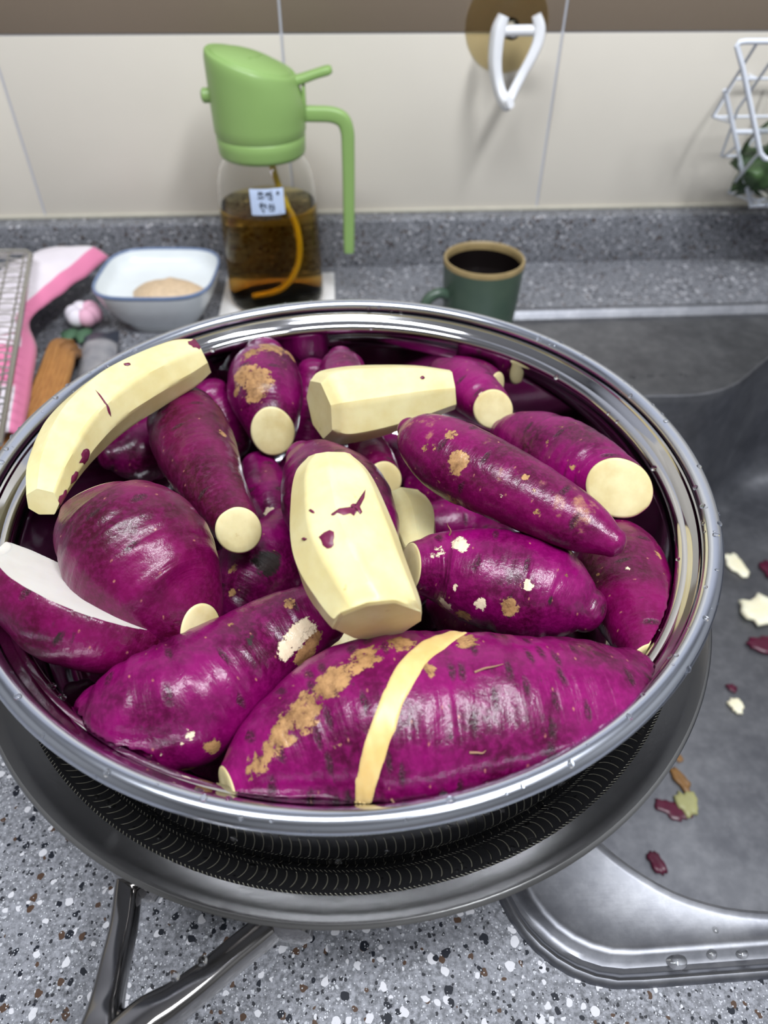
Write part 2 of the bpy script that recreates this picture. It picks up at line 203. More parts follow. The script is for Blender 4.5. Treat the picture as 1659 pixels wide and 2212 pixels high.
# ------------------------------------------------------------------ materials
class NT:
    def __init__(s, name):
        s.m = bpy.data.materials.new(name); s.m.use_nodes = True; s.t = s.m.node_tree
        s.p = s.t.nodes['Principled BSDF']
    def n(s, kind, **kw):
        q = s.t.nodes.new('ShaderNode' + kind)
        for k, val in kw.items():
            if k.startswith('i_'): q.inputs[k[2:].replace('_', ' ')].default_value = val
            else: setattr(q, k, val)
        return q
    def l(s, a, b): s.t.links.new(a, b)
    def math(s, op, a, b=None, c=None, clamp=False):
        q = s.n('Math', operation=op, use_clamp=clamp)
        for i, x in enumerate((a, b, c)):
            if x is None: continue
            if isinstance(x, (int, float)): q.inputs[i].default_value = x
            else: s.l(x, q.inputs[i])
        return q.outputs[0]
    def mix(s, fac, a, b):
        q = s.n('Mix', data_type='RGBA')
        for sock, x in ((q.inputs[0], fac), (q.inputs[6], a), (q.inputs[7], b)):
            if isinstance(x, tuple): sock.default_value = x + (1,) if len(x) == 3 else x
            elif isinstance(x, (int, float)): sock.default_value = x
            else: s.l(x, sock)
        return q.outputs[2]
    def step(s, x, lo, hi):
        q = s.n('MapRange', interpolation_type='SMOOTHSTEP', i_From_Min=lo, i_From_Max=hi); s.l(x, q.inputs[0]); return q.outputs[0]
    def noise(s, vec, scale, detail=2.0, rough=0.5, dist=0.0):
        q = s.n('TexNoise', i_Scale=scale, i_Detail=detail, i_Roughness=rough, i_Distortion=dist)
        if vec is not None: s.l(vec, q.inputs['Vector'])
        return q.outputs[0]
    def bump(s, h, strength, dist, normal=None):
        q = s.n('Bump', i_Strength=strength, i_Distance=dist); s.l(h, q.inputs['Height'])
        if normal is not None: s.l(normal, q.inputs['Normal'])
        return q.outputs[0]
    def scaled(s, vec, sc):
        q = s.n('Mapping'); q.inputs['Scale'].default_value = sc; s.l(vec, q.inputs[0]); return q.outputs[0]
    def set(s, **kw):
        for k, x in kw.items():
            k = k.replace('_', ' ')
            if isinstance(x, bpy.types.NodeSocket): s.l(x, s.p.inputs[k])
            else: s.p.inputs[k].default_value = x + (1,) if isinstance(x, tuple) and len(x) == 3 and len(s.p.inputs[k].default_value) == 4 else x
        return s
def obj_co(t): return t.n('TexCoord').outputs['Object']

def plain(name, col, rough=0.5, metal=0.0, var=0.06, scale=60, bump=0.0, **kw):
    t = NT(name); co = obj_co(t); nz = t.noise(co, scale, 3)
    dark = tuple(c * (1 - var) for c in col); lite = tuple(min(1, c * (1 + var)) for c in col)
    t.set(Base_Color=t.mix(nz, dark, lite), Roughness=rough, Metallic=metal, **kw)
    if bump: t.set(Normal=t.bump(nz, bump, 0.001))
    return t.m

def steel(name, rough=0.1, col=(0.62, 0.62, 0.63), smudge=0.06, brush=None, bump=0.0):
    t = NT(name); co = obj_co(t)
    sm = t.noise(co, 30, 4, 0.6)
    rr = t.math('MULTIPLY_ADD', sm, smudge, rough)
    c = t.mix(t.noise(co, 14, 3), tuple(x * 0.93 for x in col), col)
    t.set(Base_Color=c, Metallic=1.0, Roughness=rr)
    if brush:
        st = t.noise(t.scaled(co, brush), 1.0, 3, 0.6)
        t.set(Normal=t.bump(st, 0.12, 0.0004))
    return t.m
M_POLISH = steel('polished_steel', 0.04, (0.56, 0.56, 0.58), 0.05)
M_RIM = steel('satin_rim_steel', 0.15, (0.66, 0.70, 0.79), 0.1)
M_BRUSH = steel('brushed_steel', 0.18, (0.38, 0.38, 0.38), 0.12, (300, 300, 300))
M_HANDLE = steel('handle_steel', 0.09, (0.30, 0.29, 0.285), 0.08)
def sink_mat():
    t = NT('sink_steel'); co = obj_co(t)
    a = t.noise(co, 16, 5, .65); b = t.noise(t.scaled(co, (30, 260, 260)), 1.0, 4, .65); c2 = t.noise(co, 90, 4, .7)
    f = t.math('MULTIPLY_ADD', t.step(a, .3, .7), .5, t.math('MULTIPLY', t.step(c2, .35, .75), .5))
    t.set(Base_Color=t.mix(f, (0.165, 0.170, 0.190), (0.290, 0.295, 0.315)), Metallic=1.0, Roughness=t.math('MULTIPLY_ADD', a, .22, .36), Normal=t.bump(t.math('ADD', t.math('MULTIPLY', b, .5), t.math('MULTIPLY', c2, .35)), .10, .0006))
    return t.m
M_SINK = sink_mat()
M_WIRE = steel('mesh_steel', 0.22, (0.62, 0.61, 0.58), 0.1)

def wok_inner():
    t = NT('embossed_black_wok_lining'); uv = t.n('UVMap').outputs[0]
    sp = t.n('SeparateXYZ'); t.l(uv, sp.inputs[0]); u, v = sp.outputs[0], sp.outputs[1]
    # rows of little curved ribs, each row closed by a fine braid line
    row = t.math('DIVIDE', t.math('ADD', v, .0122), 0.0138); fr = t.math('FRACT', row)
    bow = t.math('MULTIPLY', t.math('SUBTRACT', fr, 0.45), t.math('SUBTRACT', fr, 0.45))
    uu = t.math('ADD', t.math('DIVIDE', u, 0.0036), t.math('MULTIPLY', bow, 2.6))
    rib = t.math('ABSOLUTE', t.math('SUBTRACT', t.math('FRACT', uu), 0.5))
    rib = t.step(rib, 0.41, 0.49)
    inrow = t.math('MULTIPLY', t.step(fr, 0.08, 0.14), t.math('SUBTRACT', 1.0, t.step(fr, 0.72, 0.80)))
    rib = t.math('MULTIPLY', rib, inrow)
    bu = t.math('ADD', t.math('DIVIDE', u, 0.0016), t.math('MULTIPLY', fr, 6.0))
    braid = t.step(t.math('ABSOLUTE', t.math('SUBTRACT', t.math('FRACT', bu), 0.5)), 0.30, 0.45)
    braid = t.math('MULTIPLY', braid, t.math('MULTIPLY', t.step(fr, 0.84, 0.88), t.math('SUBTRACT', 1.0, t.step(fr, 0.95, 0.99))))
    h = t.math('ADD', rib, t.math('MULTIPLY', braid, 0.7))
    wear = t.noise(uv, 60, 3); h2 = t.math('MULTIPLY', h, t.step(wear, 0.25, 0.6))
    t.set(Base_Color=t.mix(h2, (0.012, 0.012, 0.013), (0.55, 0.52, 0.42)), Metallic=t.math('MULTIPLY_ADD', h2, 0.6, 0.2),
          Roughness=0.22, Normal=t.bump(h, 0.8, 0.0010))
    return t.m
M_WOKIN = wok_inner()

def granite(name, bright=1.0, fine=1.0):
    t = NT(name); co = t.n('TexCoord').outputs['Object']
    wob = t.noise(co, 900, 2); 
    g = t.noise(co, 420 * fine, 4, 0.75); g2 = t.noise(co, 60, 2)
    base = t.mix(t.step(g, 0.36, 0.64), tuple(x * bright for x in (0.085, 0.088, 0.098)), tuple(x * bright for x in (0.255, 0.262, 0.290)))
    base = t.mix(t.math('MULTIPLY', t.step(g2, .35, .7), .35), base, tuple(x * bright for x in (0.21, 0.217, 0.242)))
    def chips(scale, keep_lo, keep_hi, size, col, base, seed):
        mp = t.n('Mapping'); mp.inputs['Location'].default_value = (seed, seed * 1.7, seed * .3); t.l(co, mp.inputs[0])
        dn = t.n('TexNoise', i_Scale=scale * 1.4, i_Detail=1.0); t.l(mp.outputs[0], dn.inputs['Vector'])
        ad = t.n('MixRGB') if False else t.n('VectorMath', operation='MULTIPLY_ADD'); t.l(dn.outputs['Color'], ad.inputs[0]); ad.inputs[1].default_value = (.6 / scale,) * 3; t.l(mp.outputs[0], ad.inputs[2])
        vo = t.n('TexVoronoi', feature='F1', i_Scale=scale); t.l(ad.outputs[0], vo.inputs['Vector'])
        sp = t.n('SeparateColor'); t.l(vo.outputs['Color'], sp.inputs[0])
        keep = t.math('MULTIPLY', t.math('GREATER_THAN', sp.outputs[0], keep_lo), t.math('LESS_THAN', sp.outputs[0], keep_hi))
        sz = t.math('MULTIPLY_ADD', sp.outputs[1], size * .7, size * .45)
        inside = t.math('LESS_THAN', vo.outputs['Distance'], sz)
        return t.mix(t.math('MULTIPLY', inside, keep), base, col)
    b = bright
    base = chips(520, 0.0, 0.30, 0.40, (0.02, 0.021, 0.026), base, 1.3)
    base = chips(480, 0.62, 0.9, 0.30, (0.40 * b, 0.41 * b, 0.44 * b), base, 2.9)
    base = chips(250, 0.0, 0.20, 0.38, (0.060, 0.034, 0.022), base, 5.1)
    base = chips(230, 0.45, 0.70, 0.40, (0.50 * b, 0.50 * b, 0.53 * b), base, 7.7)
    base = chips(240, 0.0, 0.26, 0.40, (0.008, 0.010, 0.016), base, 11.3)
    vo = t.n('TexVoronoi', feature='F1', i_Scale=1100.0); t.l(co, vo.inputs['Vector']); s3 = t.n('SeparateColor'); t.l(vo.outputs['Color'], s3.inputs[0])
    base = t.mix(t.math('MULTIPLY', t.math('LESS_THAN', vo.outputs['Distance'], .30), t.math('GREATER_THAN', s3.outputs[0], .72)), base, (0.46 * b, 0.47 * b, 0.50 * b))
    t.set(Base_Color=base, Roughness=0.36, Specular_IOR_Level=0.22)
    return t.m
M_GRANITE = granite('speckled_granite')
M_TILE = None
def tile_mat(name, col, rough):
    t = NT(name); co = obj_co(t); n1 = t.noise(co, 9, 3); n2 = t.noise(co, 3.0, 2)
    c = t.mix(t.step(n1, .3, .7), tuple(x * .965 for x in col), col)
    t.set(Base_Color=c, Roughness=t.math('MULTIPLY_ADD', n2, .08, rough), Specular_IOR_Level=0.4, Normal=t.bump(t.noise(co, 25, 2), .03, .001))
    return t.m
M_TILE = tile_mat('beige_ceramic_tile', (0.71, 0.665, 0.585), 0.30)
M_TILE_BROWN = tile_mat('brown_ceramic_tile', (0.215, 0.168, 0.125), 0.32)
M_GROUT = plain('pale_blue_grey_grout', (0.50, 0.51, 0.56), 0.8, scale=300)
M_CAULK = plain('cream_silicone_caulk', (0.50, 0.475, 0.40), 0.5, scale=80, var=.12)
M_PAINT = plain('grey_paint', (0.36, 0.36, 0.36), 0.7)
M_CEIL = plain('white_ceiling_paint', (0.80, 0.81, 0.83), 0.8)
M_FLOOR = plain('brown_vinyl_floor', (0.20, 0.15, 0.11), 0.5, scale=12, var=.3)
M_CAB = plain('cabinet_laminate', (0.45, 0.42, 0.38), 0.5)
M_GREEN = plain('matte_green_plastic', (0.265, 0.425, 0.135), 0.38, scale=40, var=.03)
M_WHITE = plain('white_plastic', (0.82, 0.83, 0.86), 0.28)
M_WHITE_WIRE = plain('white_coated_wire', (0.76, 0.80, 0.88), 0.3)
M_COASTER = plain('white_ceramic', (0.80, 0.79, 0.78), 0.35)
M_INK = plain('black_ink', (0.02, 0.03, 0.05), 0.6)
M_STICKER = plain('pale_blue_paper', (0.50, 0.60, 0.80), 0.6)

def glass(name, col, rough=0.0, ior=1.45, alpha=None, absorb=None):
    t = NT(name); t.set(Base_Color=col, Roughness=rough, IOR=ior, Transmission_Weight=1.0)
    if absorb:
        out = t.t.nodes['Material Output']; va = t.n('VolumeAbsorption', i_Density=absorb[1]); va.inputs['Color'].default_value = absorb[0] + (1,)
        t.l(va.outputs[0], out.inputs['Volume'])
    return t.m
M_GLASS = glass('clear_bottle_glass', (0.98, 0.985, 0.98), 0.0, 1.14)
M_OIL = glass('amber_cooking_oil', (1.0, 0.93, 0.62), 0.02, 1.10, absorb=((0.92, 0.68, 0.03), 30.0))
M_TUBE = plain('yellow_dip_tube', (0.55, 0.38, 0.02), 0.3)
M_WATER = glass('water', (1, 1, 1), 0.0, 1.33)
M_CUPCLEAR = glass('yellowed_clear_vinyl', (0.95, 0.87, 0.66), 0.05, 1.06)
M_FILM = glass('clear_plastic_film', (0.95, 0.97, 0.96), 0.05, 1.08)

def mug_mat():
    t = NT('dark_green_glaze'); co = obj_co(t); n = t.noise(co, 40, 4)
    t.set(Base_Color=t.mix(n, (0.030, 0.062, 0.045), (0.085, 0.125, 0.085)), Roughness=0.32)
    return t.m
M_MUG = mug_mat()
M_MUGRIM = plain('tan_bare_rim', (0.30, 0.22, 0.10), 0.45, var=.3, scale=120)
M_COFFEE = plain('black_coffee', (0.006, 0.004, 0.004), 0.25)
M_PORC = plain('white_porcelain', (0.72, 0.76, 0.78), 0.22)
M_BLUERIM = plain('slate_blue_glaze', (0.16, 0.22, 0.36), 0.3, var=.2)
M_SAUCE = plain('tan_seasoning_paste', (0.58, 0.43, 0.28), 0.55, scale=300, var=.25, bump=.5)
M_WICKER = None

# sweet potato skin --------------------------------------------------------------------------
def skin_mat(name, warm=0.0, wrinkle=0.5, lenticel=0.3, seed=0.0, bright=1.0, dusty=0.0):
    t = NT(name); uv = t.n('UVMap').outputs[0]; co0 = obj_co(t)
    mp = t.n('Mapping'); mp.inputs['Location'].default_value = (seed, seed * .7, seed * .3); t.l(co0, mp.inputs[0]); co = mp.outputs[0]
    at = t.n('Attribute', attribute_name='marks'); sp = t.n('SeparateColor'); t.l(at.outputs['Color'], sp.inputs[0])
    big = t.noise(co, 38, 3, .55); fine = t.noise(co, 520, 3, .65)
    b = bright * .80
    lo = (0.058 * b + .012 * warm, 0.0006, 0.020 * b * (1 - .3 * warm)); hi = (0.265 * b, 0.0010, 0.130 * b * (1 - .3 * warm))
    c = t.mix(t.step(big, .30, .70), lo, hi)
    mott = t.step(fine, .35, .75)
    c = t.mix(t.math('MULTIPLY', mott, .34), c, (0.40 * b, 0.006, 0.20 * b))
    # transverse wrinkles
    wr = t.noise(t.scaled(uv, (330, 26, 1)), 1.0, 3, .6)
    wr2 = t.noise(t.scaled(uv, (120, 14, 1)), 1.0, 2, .5)
    # lenticels: short dark scars lying across the root
    def lent(su, sv, keep, col, c, size):
        wv = t.n('VectorMath', operation='ADD'); nn = t.n('TexNoise', i_Scale=150.0, i_Detail=2.0); t.l(uv, nn.inputs['Vector'])
        sc = t.n('VectorMath', operation='SCALE'); sc.inputs[3].default_value = .0016; t.l(nn.outputs['Color'], sc.inputs[0])
        t.l(uv, wv.inputs[0]); t.l(sc.outputs[0], wv.inputs[1])
        vo = t.n('TexVoronoi', feature='F1', voronoi_dimensions='2D', i_Scale=1.0); t.l(t.scaled(wv.outputs[0], (su, sv, 1)), vo.inputs['Vector'])
        s2 = t.n('SeparateColor'); t.l(vo.outputs['Color'], s2.inputs[0])
        k = t.math('LESS_THAN', s2.outputs[0], keep)
        m = t.math('MULTIPLY', t.math('SUBTRACT', 1.0, t.step(vo.outputs['Distance'], size * .25, size)), k)
        m = t.math('MULTIPLY', m, t.step(t.noise(uv, 900, 3, .7), .30, .58))
        return t.mix(t.math('MULTIPLY', m, .88), c, col), m
    c, l1 = lent(230, 85, lenticel, (0.022, 0.008, 0.009), c, .42)
    c, l2 = lent(420, 230, .025 + lenticel * .08, (0.38, 0.15, 0.11), c, .20)
    # marks laid out per potato: R tan, G cream, B dark, ragged by noise
    rag = t.noise(co, 420, 6, .7); rag2 = t.noise(co, 130, 5, .68)
    jag = t.math('ADD', t.math('MULTIPLY', t.math('SUBTRACT', rag, .5), 1.7), t.math('MULTIPLY', t.math('SUBTRACT', rag2, .5), 2.2))
    def mask(sock): return t.step(t.math('ADD', sock, t.math('MULTIPLY', jag, t.math('MULTIPLY', sock, 2.2, clamp=True))), .44, .58)
    mt, mc = mask(sp.outputs[0]), mask(sp.outputs[1])
    streak = t.noise(t.scaled(uv, (420, 120, 1)), 1.0, 4, .62)
    db = sp.outputs[2]
    md = t.step(t.math('ADD', t.math('MULTIPLY', db, .62), t.math('MULTIPLY', t.math('SUBTRACT', streak, .5), t.math('MULTIPLY', db, 4.0, clamp=True))), .40, .58)
    if dusty:
        du = t.step(t.noise(co, 70, 4, .65), .62 - .2 * dusty, .72); c = t.mix(t.math('MULTIPLY', du, .75), c, (0.40, 0.20, 0.11))
    c = t.mix(md, c, t.mix(fine, (0.006, 0.005, 0.005), (0.035, 0.020, 0.018)))
    tanc = t.mix(t.step(rag2, .3, .7), (0.13, 0.058, 0.022), (0.46, 0.26, 0.11))
    mt = t.math('MULTIPLY', mt, t.step(rag, .28, .42))
    c = t.mix(mt, c, tanc)
    c = t.mix(mc, c, t.mix(rag, (0.70, 0.52, 0.34), (0.82, 0.74, 0.55)))
    h = t.math('ADD', t.math('MULTIPLY', wr, .5 * wrinkle + .15), t.math('MULTIPLY', fine, .22))
    h = t.math('ADD', h, t.math('MULTIPLY', wr2, .8 * wrinkle))
    h = t.math('ADD', h, t.math('MULTIPLY', l1, -.35)); h = t.math('SUBTRACT', h, t.math('MULTIPLY', t.math('ADD', mt, mc), .25))
    rgh = t.math('ADD', t.math('MULTIPLY_ADD', fine, .18, .25), t.math('MULTIPLY', t.math('ADD', t.math('ADD', mt, mc), md), .2))
    t.set(Base_Color=c, Roughness=rgh, Normal=t.bump(h, .6, .0013), Specular_IOR_Level=.26, Coat_Weight=t.math('MULTIPLY_ADD', md, -.3, .3, clamp=True), Coat_Roughness=.09, Coat_Normal=t.bump(t.math('ADD', t.math('MULTIPLY', wr2, wrinkle), t.math('MULTIPLY', fine, .30)), .6, .0012))
    return t.m

def flesh_mat(name, a, b2, rough=0.42, spots=0.0):
    t = NT(name); co = obj_co(t)
    n1 = t.noise(co, 55, 4, .6); n2 = t.noise(co, 330, 2); n3 = t.noise(co, 28, 2)
    c = t.mix(t.step(n1, .3, .72), a, b2)
    if spots:
        s = t.step(t.noise(co, 140, 3, .6), .70, .78); c = t.mix(t.math('MULTIPLY', s, spots), c, (0.40, 0.24, 0.06))
    t.set(Base_Color=c, Roughness=t.math('MULTIPLY_ADD', n3, .12, rough), Subsurface_Weight=0.25, Subsurface_Radius=(.004, .0025, .001), Subsurface_Scale=.6,
          Normal=t.bump(t.math('ADD', t.math('MULTIPLY', n2, .3), n1), .16, .0008), Specular_IOR_Level=.45)
    return t.m
M_FLESH = flesh_mat('peeled_cream_flesh', (0.68, 0.58, 0.27), (0.77, 0.70, 0.39), .36, .5)
M_CUT = flesh_mat('cut_end_flesh', (0.58, 0.47, 0.22), (0.74, 0.66, 0.38), .5, .4)
M_FRESH = flesh_mat('fresh_white_cut', (0.62, 0.59, 0.54), (0.68, 0.655, 0.61), .5)
M_STRIP = flesh_mat('peeled_strip_flesh', (0.64, 0.42, 0.14), (0.74, 0.56, 0.25), .3, .2)
M_SKINBIT = plain('leftover_purple_skin', (0.13, 0.008, 0.045), 0.4, var=.5, scale=400)

# ------------------------------------------------------------------ room shell
WALL_Y = 0.7479          # face of the tiles
JOINT_Y = 0.7279         # face of the granite upstand
TILE_W = 0.2522
wall = empty('wall_back', (0, WALL_Y, 0)); wall['kind'] = 'structure'
adopt(wall, box('grout_bed', -1.35, 1.35, WALL_Y + .0015, WALL_Y + .06, -0.9, 1.40, M_GROUT))
def tile(x0, x1, z0, z1, mat):
    t = box('tile', x0 + .0011, x1 - .0011, WALL_Y, WALL_Y + .008, z0 + .0008, z1 - .0008, mat, bevel=.0008); adopt(wall, t)
for k in range(-5, 5):
    x = -0.0422 + TILE_W * k
    tile(x, x + TILE_W, 0.0500, 0.2050, M_TILE)
    tile(x, x + TILE_W, 0.2050, 0.2870, M_TILE_BROWN)
    tile(x, x + TILE_W, 0.2870, 0.6370, M_TILE)
adopt(wall, box('caulk_bead', -1.3, 1.3, WALL_Y - .0025, WALL_Y + .002, 0.0482, 0.0520, M_CAULK, bevel=.001))
def shell(name, *b, mat=M_PAINT):
    o = box(name, *b, mat); o['kind'] = 'structure'; return o
shell('wall_left', -1.40, -1.35, -1.65, .80, -0.9, 1.40)
shell('wall_right', 1.35, 1.40, -1.65, .80, -0.9, 1.40)
shell('wall_front', -1.40, 1.40, -1.70, -1.65, -0.9, 1.40)
shell('ceiling', -1.40, 1.40, -1.70, .81, 1.40, 1.45, mat=M_CEIL)
shell('floor', -1.40, 1.40, -1.70, .81, -0.95, -0.90, mat=M_FLOOR)

# ------------------------------------------------------------------ sink and counter (share the cut-out outline)
NS = 360
SC = Vector((0.40, 0.345))
def rrect(x0, x1, y0, y1, r, k=40):
    pts = []
    for cx, cy, a0 in ((x1 - r, y1 - r, 0), (x0 + r, y1 - r, 90), (x0 + r, y0 + r, 180), (x1 - r, y0 + r, 270)):
        for i in range(k + 1):
            a = math.radians(a0 + 90 * i / k); pts.append((cx + r * math.cos(a), cy + r * math.sin(a)))
    return pts
def radial(poly, n=NS, c=SC):
    """points of a star-shaped outline at n even angles seen from c"""
    out = []; m = len(poly)
    for i in range(n):
        a = 2 * math.pi * (i + .5) / n; d = (math.cos(a), math.sin(a)); best = 0
        for j in range(m):
            p, q = poly[j], poly[(j + 1) % m]; ex, ey = q[0] - p[0], q[1] - p[1]
            den = d[0] * ey - d[1] * ex
            if abs(den) < 1e-12: continue
            t = ((p[0] - c[0]) * ey - (p[1] - c[1]) * ex) / den
            s = ((p[0] - c[0]) * d[1] - (p[1] - c[1]) * d[0]) / den
            if -1e-6 <= s <= 1 + 1e-6 and t > best: best = t
        out.append((c[0] + d[0] * best, c[1] + d[1] * best))
    return out
def loft(name, loops, mat, cap_last=False, cap_first=False, parent=None):
    v, f = [], []; n = len(loops[0])
    for L in loops: v += L
    for i in range(len(loops) - 1):
        for k in range(n):
            f.append((i * n + k, i * n + (k + 1) % n, (i + 1) * n + (k + 1) % n, (i + 1) * n + k))
    if cap_last: f.append(tuple((len(loops) - 1) * n + k for k in range(n)))
    if cap_first: f.append(tuple(range(n)))
    o = mesh(name, v, f, mat, parent); sharp(o, 40); return o
SX0, SX1, SY0, SY1 = 0.0565, 0.74, 0.0670, 0.6230
def s_loop(d, z, r=.048):
    return [(x, y, z) for x, y in radial(rrect(SX0 + d, SX1 - d, SY0 + d, SY1 - d * 1.8, max(r - d * .6, .02)))]
# basin opening: wide round front corner, back edge swinging round a tap deck
def smooth_closed(ctrl, n=220):
    P = [np.array(p, float) for p in ctrl]; m = len(P); out = []
    for q in range(n):
        t = q / n * m; i = int(t); t -= i
        a, b, c, d = P[(i - 1) % m], P[i % m], P[(i + 1) % m], P[(i + 2) % m]
        out.append(tuple(0.5 * (2 * b + (c - a) * t + (2 * a - 5 * b + 4 * c - d) * t * t + (3 * b - a - 3 * c + d) * t ** 3)))
    return out
OPEN = [(.66, .0915), (.50, .0905), (.34, .0895), (.23, .0895), (.1704, .0925), (.1417, .0996), (.1233, .1111), (.109, .126), (.094, .150), (.085, .185), (.082, .24), (.082, .33),
        (.086, .40), (.105, .445), (.150, .466), (.200, .472), (.250, .473), (.295, .4735), (.331, .487), (.375, .524), (.42, .556), (.50, .566), (.60, .566), (.67, .55), (.705, .50), (.712, .40), (.712, .25), (.708, .14), (.69, .105)]
OPEN_R = radial(smooth_closed(OPEN))
def o_loop(d, z):
    n = len(OPEN_R); out = []
    for i in range(n):
        p, q = OPEN_R[i - 1], OPEN_R[(i + 1) % n]; tx, ty = q[0] - p[0], q[1] - p[1]; L = math.hypot(tx, ty)
        out.append((OPEN_R[i][0] - ty / L * d, OPEN_R[i][1] + tx / L * d, z))
    return out
def shrink(k, z): return [(SC.x + (x - SC.x) * k, SC.y + (y - SC.y) * k, z) for x, y in OPEN_R]
sink = empty('kitchen_sink', ((SX0 + SX1) / 2, (SY0 + SY1) / 2, 0))
BASIN_Z = -0.165
deck = loft('rim_and_deck', [s_loop(-.0002, -.0005), s_loop(.0000, .0012), s_loop(.0009, .0028), s_loop(.0021, .0033), s_loop(.0032, .0027), s_loop(.0046, -.0004), s_loop(.0062, -.0042), s_loop(.0082, -.0050),
                         s_loop(.0100, -.0042), s_loop(.0118, -.0024), s_loop(.0132, -.0017), s_loop(.0148, -.0020), s_loop(.0162, -.0026),
                         o_loop(-.0046, -.0027), o_loop(-.0034, -.0022), o_loop(-.0020, -.0012), o_loop(-.0008, -.0016), o_loop(0, -.0040), o_loop(.0008, -.0075)], M_SINK)
basin = loft('basin', [o_loop(.0008, -.0075), o_loop(.0012, -.03), o_loop(.003, BASIN_Z + .045), o_loop(.007, BASIN_Z + .02), o_loop(.014, BASIN_Z + .006), o_loop(.022, BASIN_Z + .0005), shrink(.80, BASIN_Z), shrink(.5, BASIN_Z - .0004), shrink(.08, BASIN_Z - .0008)], M_SINK, cap_last=True)
adopt(sink, deck, basin)
DR = (0.44, 0.33)
adopt(sink, lathe('drain', [(.0, BASIN_Z + .0005), (.030, BASIN_Z + .0005), (.034, BASIN_Z + .003), (.043, BASIN_Z + .003), (.046, BASIN_Z - .001)], 48, M_POLISH, center=DR))
tag(sink, 'brushed stainless steel drop-in sink with rounded basin beside the pan', 'sink')

counter = empty('countertop', (0, .3, 0))
CY0 = -0.10
def big_loop(z): return [(x, y, z) for x, y in radial([(-1.35, CY0), (1.35, CY0), (1.35, WALL_Y), (-1.35, WALL_Y)])]
slab = loft('slab', [s_loop(.004, -.030), s_loop(.004, -.001), s_loop(.0035, 0.0), big_loop(0.0), big_loop(-.030), s_loop(.004, -.030)], M_GRANITE)
slab.data.polygons.foreach_set('use_smooth', [False] * len(slab.data.polygons))
up = box('upstand', -1.35, 1.35, JOINT_Y, WALL_Y + .001, -.001, .0482, M_GRANITE, bevel=.0022, seg=3)
adopt(counter, slab, up)
counter['kind'] = 'structure'; counter['label'] = 'grey speckled granite worktop with a low upstand'
shell('cabinet_front', -1.35, 1.35, CY0 + .03, CY0 + .05, -.90, -.030, mat=M_CAB)

# ------------------------------------------------------------------ wok and steamer
PC = (0.0003, 0.2283)
wok = empty('frying_pan', (PC[0], PC[1], .0036))
Z0 = .0036
wok_in = [(.1592, .0925), (.1584, .0929), (.1570, .0921), (.1545, .0896), (.1510, .0866), (.1478, .0845)]
lining_prof = [(.1478, .0845), (.1400, .0780), (.1320, .0700), (.1250, .0610), (.1180, .0500), (.1100, .0360), (.1000, .0200), (.0880, .0105), (.06, .0080), (.0, .0078)]
wok_out = [(.0, Z0), (.084, Z0), (.094, .0055), (.104, .0165), (.114, .0335), (.122, .0475), (.129, .0590), (.136, .0680), (.1440, .0755), (.1500, .0810), (.1560, .0875), (.1588, .0902), (.1598, .0915), (.1592, .0925)]
body = lathe('pan_body', wok_out + wok_in[1:], 160, M_BRUSH, center=PC)
lining = lathe('honeycomb_lining', lining_prof, 240, M_WOKIN, center=PC, uv=2 * math.pi * .147)
adopt(wok, body, lining)
# forked handle
def bar_section(w, h, k=6):
    pts = []
    for i in range(24):
        a = 2 * math.pi * i / 24; c, s = math.cos(a), math.sin(a)
        pts.append((math.copysign(abs(c) ** .55, c) * w, math.copysign(abs(s) ** .55, s) * h))
    return pts
sec = bar_section(1.0, 1.25)
legA = tube('handle_fork', [(-.0812, .0985, .0650), (-.0805, .0925, .0672), (-.0790, .0800, .0700), (-.0788, .0690, .0722), (-.0787, .0590, .0735), (-.0785, .0530, .0740), (-.0790, .0440, .0740)], [.0042, .0042, .0041, .0042, .0046, .0056, .0070], M_HANDLE, smooth_path=40, sect=sec)
legB = tube('handle_fork', [(-.0285, .0820, .0645), (-.0320, .0778, .0672), (-.0415, .0700, .0702), (-.0500, .0630, .0724), (-.0580, .0574, .0735), (-.0660, .0525, .0740), (-.0740, .0440, .0740)], [.0047, .0046, .0045, .0046, .0050, .0060, .0074], M_HANDLE, smooth_path=40, sect=sec)
web = tube('handle_fork', [(-.0772, .0580, .0735), (-.0758, .0540, .0736), (-.0718, .0515, .0736), (-.0655, .0535, .0736), (-.0590, .0570, .0735)], [.0030, .0040, .0050, .0044, .0032], M_HANDLE, smooth_path=24, sect=sec)
grip = tube('handle_grip', [(-.0735, .0480, .0739), (-.0765, .0420, .0740), (-.0800, .0340, .0742), (-.0870, .0130, .0755), (-.0980, -.0250, .0790), (-.1090, -.0700, .0820), (-.1170, -.1050, .0825), (-.1210, -.1220, .0820)], [.0080, .0120, .0138, .0125, .0115, .0125, .0130, .0080], M_HANDLE, smooth_path=60, sect=bar_section(1.0, .62))
adopt(wok, legA, legB, web, grip)
for x, y in ((-.0785, .0965), (-.0262, .0785)):
    d = Vector((x - PC[0], y - PC[1], 0)).normalized()
    c = Vector((x, y, .0655)) + d * .000
    adopt(wok, tube('mounting_plate', [c - d * .004, c + d * .0025, c + d * .004], [.0095, .0095, .007], M_HANDLE, n=20))
tag(wok, 'wide stainless pan with black honeycomb inside and forked steel handle', 'pan')

